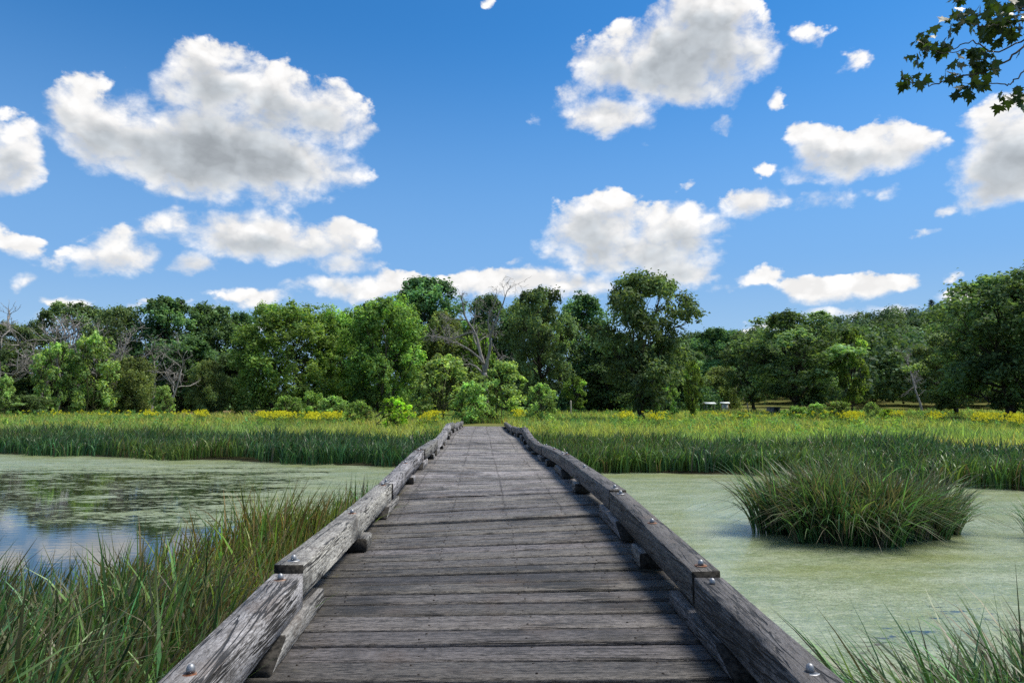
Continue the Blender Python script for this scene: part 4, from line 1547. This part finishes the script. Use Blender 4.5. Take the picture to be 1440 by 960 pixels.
x, y = at(997, D + 2); z = gz(x, y) - .05
o = tag(empty('roofed_shelter', (x, y, z), R(4), (.82, .82, .82)), 'small open shelter with pale roof on thin dark posts beside the information board', 'shelter')
for sx in (-1, 1):
    for sy in (-1, 1):
        part('post', lambda g: box(g, (sx * .75, sy * .6, 1.0), (.10, .10, 2.0)), M['greywood'], o)
part('roof', lambda g: roof_gable(g, 2.2, 1.9, 2.0, .28, .07), M['metalroof'], o)

x, y = at(1087, 96); z = gz(x, y)
o = tag(empty('wooden_blind', (x, y, z), R(3)), 'low grey wooden hut half hidden in weeds under the broad dark oak', 'hut')
part('roof', lambda g: box(g, (0, 0, 1.16), (1.75, 1.2, .09)), M['greywood'], o)
for sx in (-1, 1):
    part('side_wall', lambda g: box(g, (sx * .70, 0, .55), (.10, 1.0, 1.13)), M['greywood'], o)
part('back_wall', lambda g: box(g, (0, .45, .55), (1.29, .08, 1.12)), M['greywood'], o)
part('front_panel', lambda g: box(g, (-.36, -.45, .55), (.57, .08, 1.12)), M['greywood'], o)

x, y = at(802.5, 92); z = gz(x, y)
g = Geo()
tube(g, [(0, 0, -.3), (.01, 0, 1.1), (0, 0, 2.05), (0.0, 0, 2.12)], [.10, .10, .095, .05], 10)
tag(obj('wooden_post', g.mesh('wooden_post', [M['pale_post']], col=False), None, (x, y, z)), 'pale round wooden post in front of the small bright rounded tree', 'post')

# ------------------------------------------------------------------ maple on the near right shore, its low bough reaching into the picture
def maple_leaf_pts():
    pts = [(0, 0), (.16, .04), (.42, -.06), (.36, .12), (.62, .30), (.40, .34), (.44, .46), (.20, .42), (.24, .66), (.12, .64), (0, 1.0)]
    return np.array(pts + [(-a, b) for a, b in pts[-2:0:-1]])


MLP = maple_leaf_pts()


def maple_leaves(g, P, r, size=.078):
    n0 = len(MLP)
    for p in P:
        s = size * r.uniform(.6, 1.25)
        # hanging blades: tip down and outwards, faces turned every way
        tip = unit((np.array([r.normal(0, .5), r.normal(0, .5), -.75]))[None])[0]
        side = unit(np.cross(tip, r.normal(0, 1, 3))[None])[0]
        nrm = np.cross(side, tip)
        curl = r.uniform(.0, .35)
        x_, y_ = MLP[:, 0], MLP[:, 1]
        V = p + s * (side[None] * x_[:, None] + tip[None] * y_[:, None] + nrm[None] * (-(x_ ** 2) * curl - .25 * curl * y_ ** 2)[:, None])
        c = p + s * .35 * tip
        V = np.vstack([V, c])
        T = [(n0, i, (i + 1) % n0) for i in range(n0)]
        v = math.exp(r.normal(0, .25))
        g.add(V, None, T, np.array([v * r.uniform(.70, 1.0), v, v * .9]))


r = np.random.default_rng(77)
gw, gl = Geo(), Geo()
TX, TY = 8.3, .4
tz = gz(TX, TY)
trunk_pts = curve([(TX, TY, tz - .3), (TX + .05, TY, 2.0), (TX - .1, TY + .1, 4.2), (TX + .1, TY, 7.5), (TX, TY, 10.5)], 14)
tube(gw, trunk_pts, np.linspace(.26, .07, 14), 12)


def W3(px, py, d):
    v = ray(px, py) * d
    return np.array([v.x, v.y, v.z + EYE])


# main bough from the trunk to the picture's right border, then its twigs (photo column, row, distance)
A0 = W3(1500, 40, 4.75)
bough = curve([trunk_pts[6], trunk_pts[6] * .5 + A0 * .5 + np.array([0, .3, .45]), A0], 12)
tube(gw, bough, np.linspace(.085, .022, 12), 8)
B0 = W3(1490, 105, 4.55)
bough2 = curve([bough[6], bough[6] * .4 + B0 * .6 + np.array([0, -.1, .05]), B0], 10)
tube(gw, bough2, np.linspace(.045, .014, 10), 7)
TW = [
    ([A0, (1455, 50, 4.7), (1432, 72, 4.62), (1405, 92, 4.6), (1375, 104, 4.55), (1352, 107, 4.5), (1330, 115, 4.5), (1310, 119, 4.48), (1290, 117, 4.45), (1268, 110, 4.4)], .009),
    ([A0, (1460, 45, 4.8), (1430, 62, 4.85), (1395, 73, 4.9), (1370, 58, 4.9), (1345, 68, 4.95), (1325, 66, 4.95), (1300, 60, 5.0)], .008),
    ([(1395, 73, 4.9), (1368, 70, 4.85), (1340, 74, 4.8), (1310, 72, 4.8)], .005),
    ([A0, (1450, 20, 4.6), (1425, 14, 4.6), (1400, 22, 4.6), (1370, 28, 4.65), (1345, 20, 4.7)], .009),
    ([A0, (1448, 30, 4.4), (1415, 32, 4.4), (1390, 38, 4.35), (1362, 32, 4.4)], .007),
    ([B0, (1448, 96, 4.5), (1428, 112, 4.45), (1418, 120, 4.45), (1398, 117, 4.4), (1378, 121, 4.4), (1358, 122, 4.4)], .006),
    ([B0, (1462, 130, 4.4), (1440, 128, 4.35), (1420, 132, 4.3)], .006),
    ([A0, (1455, -5, 4.7), (1420, -12, 4.7), (1385, -6, 4.75), (1352, -8, 4.8)], .007),
]
CL = []
for pts, r0 in TW:
    P = [p if isinstance(p, np.ndarray) else W3(*p) for p in pts]
    C = curve(P, len(P) * 4)
    C[1:-1] += r.normal(0, .006, (len(C) - 2, 3))
    tube(gw, C, np.linspace(r0, .0025, len(C)), 5)
# leaf bunches: (column, row, distance, spread px, number)
for (px, py, d, sp, n) in [(1276, 112, 4.42, 13, 12), (1300, 116, 4.46, 6, 3), (1310, 66, 4.95, 18, 22), (1300, 58, 5.0, 10, 7), (1328, 72, 4.9, 9, 8), (1342, 100, 4.52, 9, 7), (1334, 108, 4.5, 5, 3),
                           (1378, 92, 4.56, 14, 14), (1388, 98, 4.58, 9, 8), (1362, 78, 4.6, 11, 7), (1380, 72, 4.9, 12, 9), (1372, 28, 4.62, 14, 10), (1392, 38, 4.45, 18, 24), (1408, 32, 4.5, 18, 26),
                           (1420, 44, 4.45, 14, 16), (1400, 16, 4.6, 14, 14), (1352, 32, 4.66, 12, 12), (1342, 22, 4.7, 8, 5), (1362, 124, 4.4, 12, 10), (1376, 124, 4.4, 6, 4), (1422, 138, 4.3, 12, 9),
                           (1434, 146, 4.3, 10, 6), (1350, -4, 4.8, 9, 7), (1432, 4, 4.6, 10, 10), (1446, 14, 4.6, 14, 14), (1456, 70, 4.6, 12, 6), (1470, 30, 4.6, 22, 24), (1480, 150, 4.4, 16, 12)]:
    k = d / F
    c = W3(px, py, d)
    n = int(n * 1.2)
    P = c + np.column_stack([r.normal(0, .55, n) * sp * k, r.normal(0, .9, n) * sp * k, r.normal(0, .55, n) * sp * k + .02])
    maple_leaves(gl, P, r)
# the rest of the tree, beyond the border of the picture
for k in range(26):
    a = r.uniform(-2.4, 1.1); z = r.uniform(4.2, 10.5)
    rr = 3.2 * math.sqrt(max(.05, 1 - ((z - 6.8) / 4.6) ** 2)) * r.uniform(.5, 1)
    c = np.array([TX + .9 + math.cos(a) * rr, TY - .8 + math.sin(a) * rr, z])
    i = int(np.clip((z - 1.5) / 9 * 13, 4, 12))
    tube(gw, curve([trunk_pts[i], (trunk_pts[i] + c) / 2 + np.array([0, 0, .3]), c], 8), np.linspace(.06, .012, 8), 6)
    maple_leaves(gl, c + r.normal(0, .55, (60, 3)), r, .12)
o = tag(empty('maple_tree', (0, 0, 0)), 'maple whose low leafy bough hangs into the upper right corner', 'tree')
o.location = (TX, TY, tz)
for nm, g, mt in (('trunk', gw, 'bark'), ('crown', gl, 'maple')):
    g.V = [v - np.array([TX, TY, tz]) for v in g.V]
    obj(nm, g.mesh(nm, [M[mt]], col=(mt == 'maple')), o)
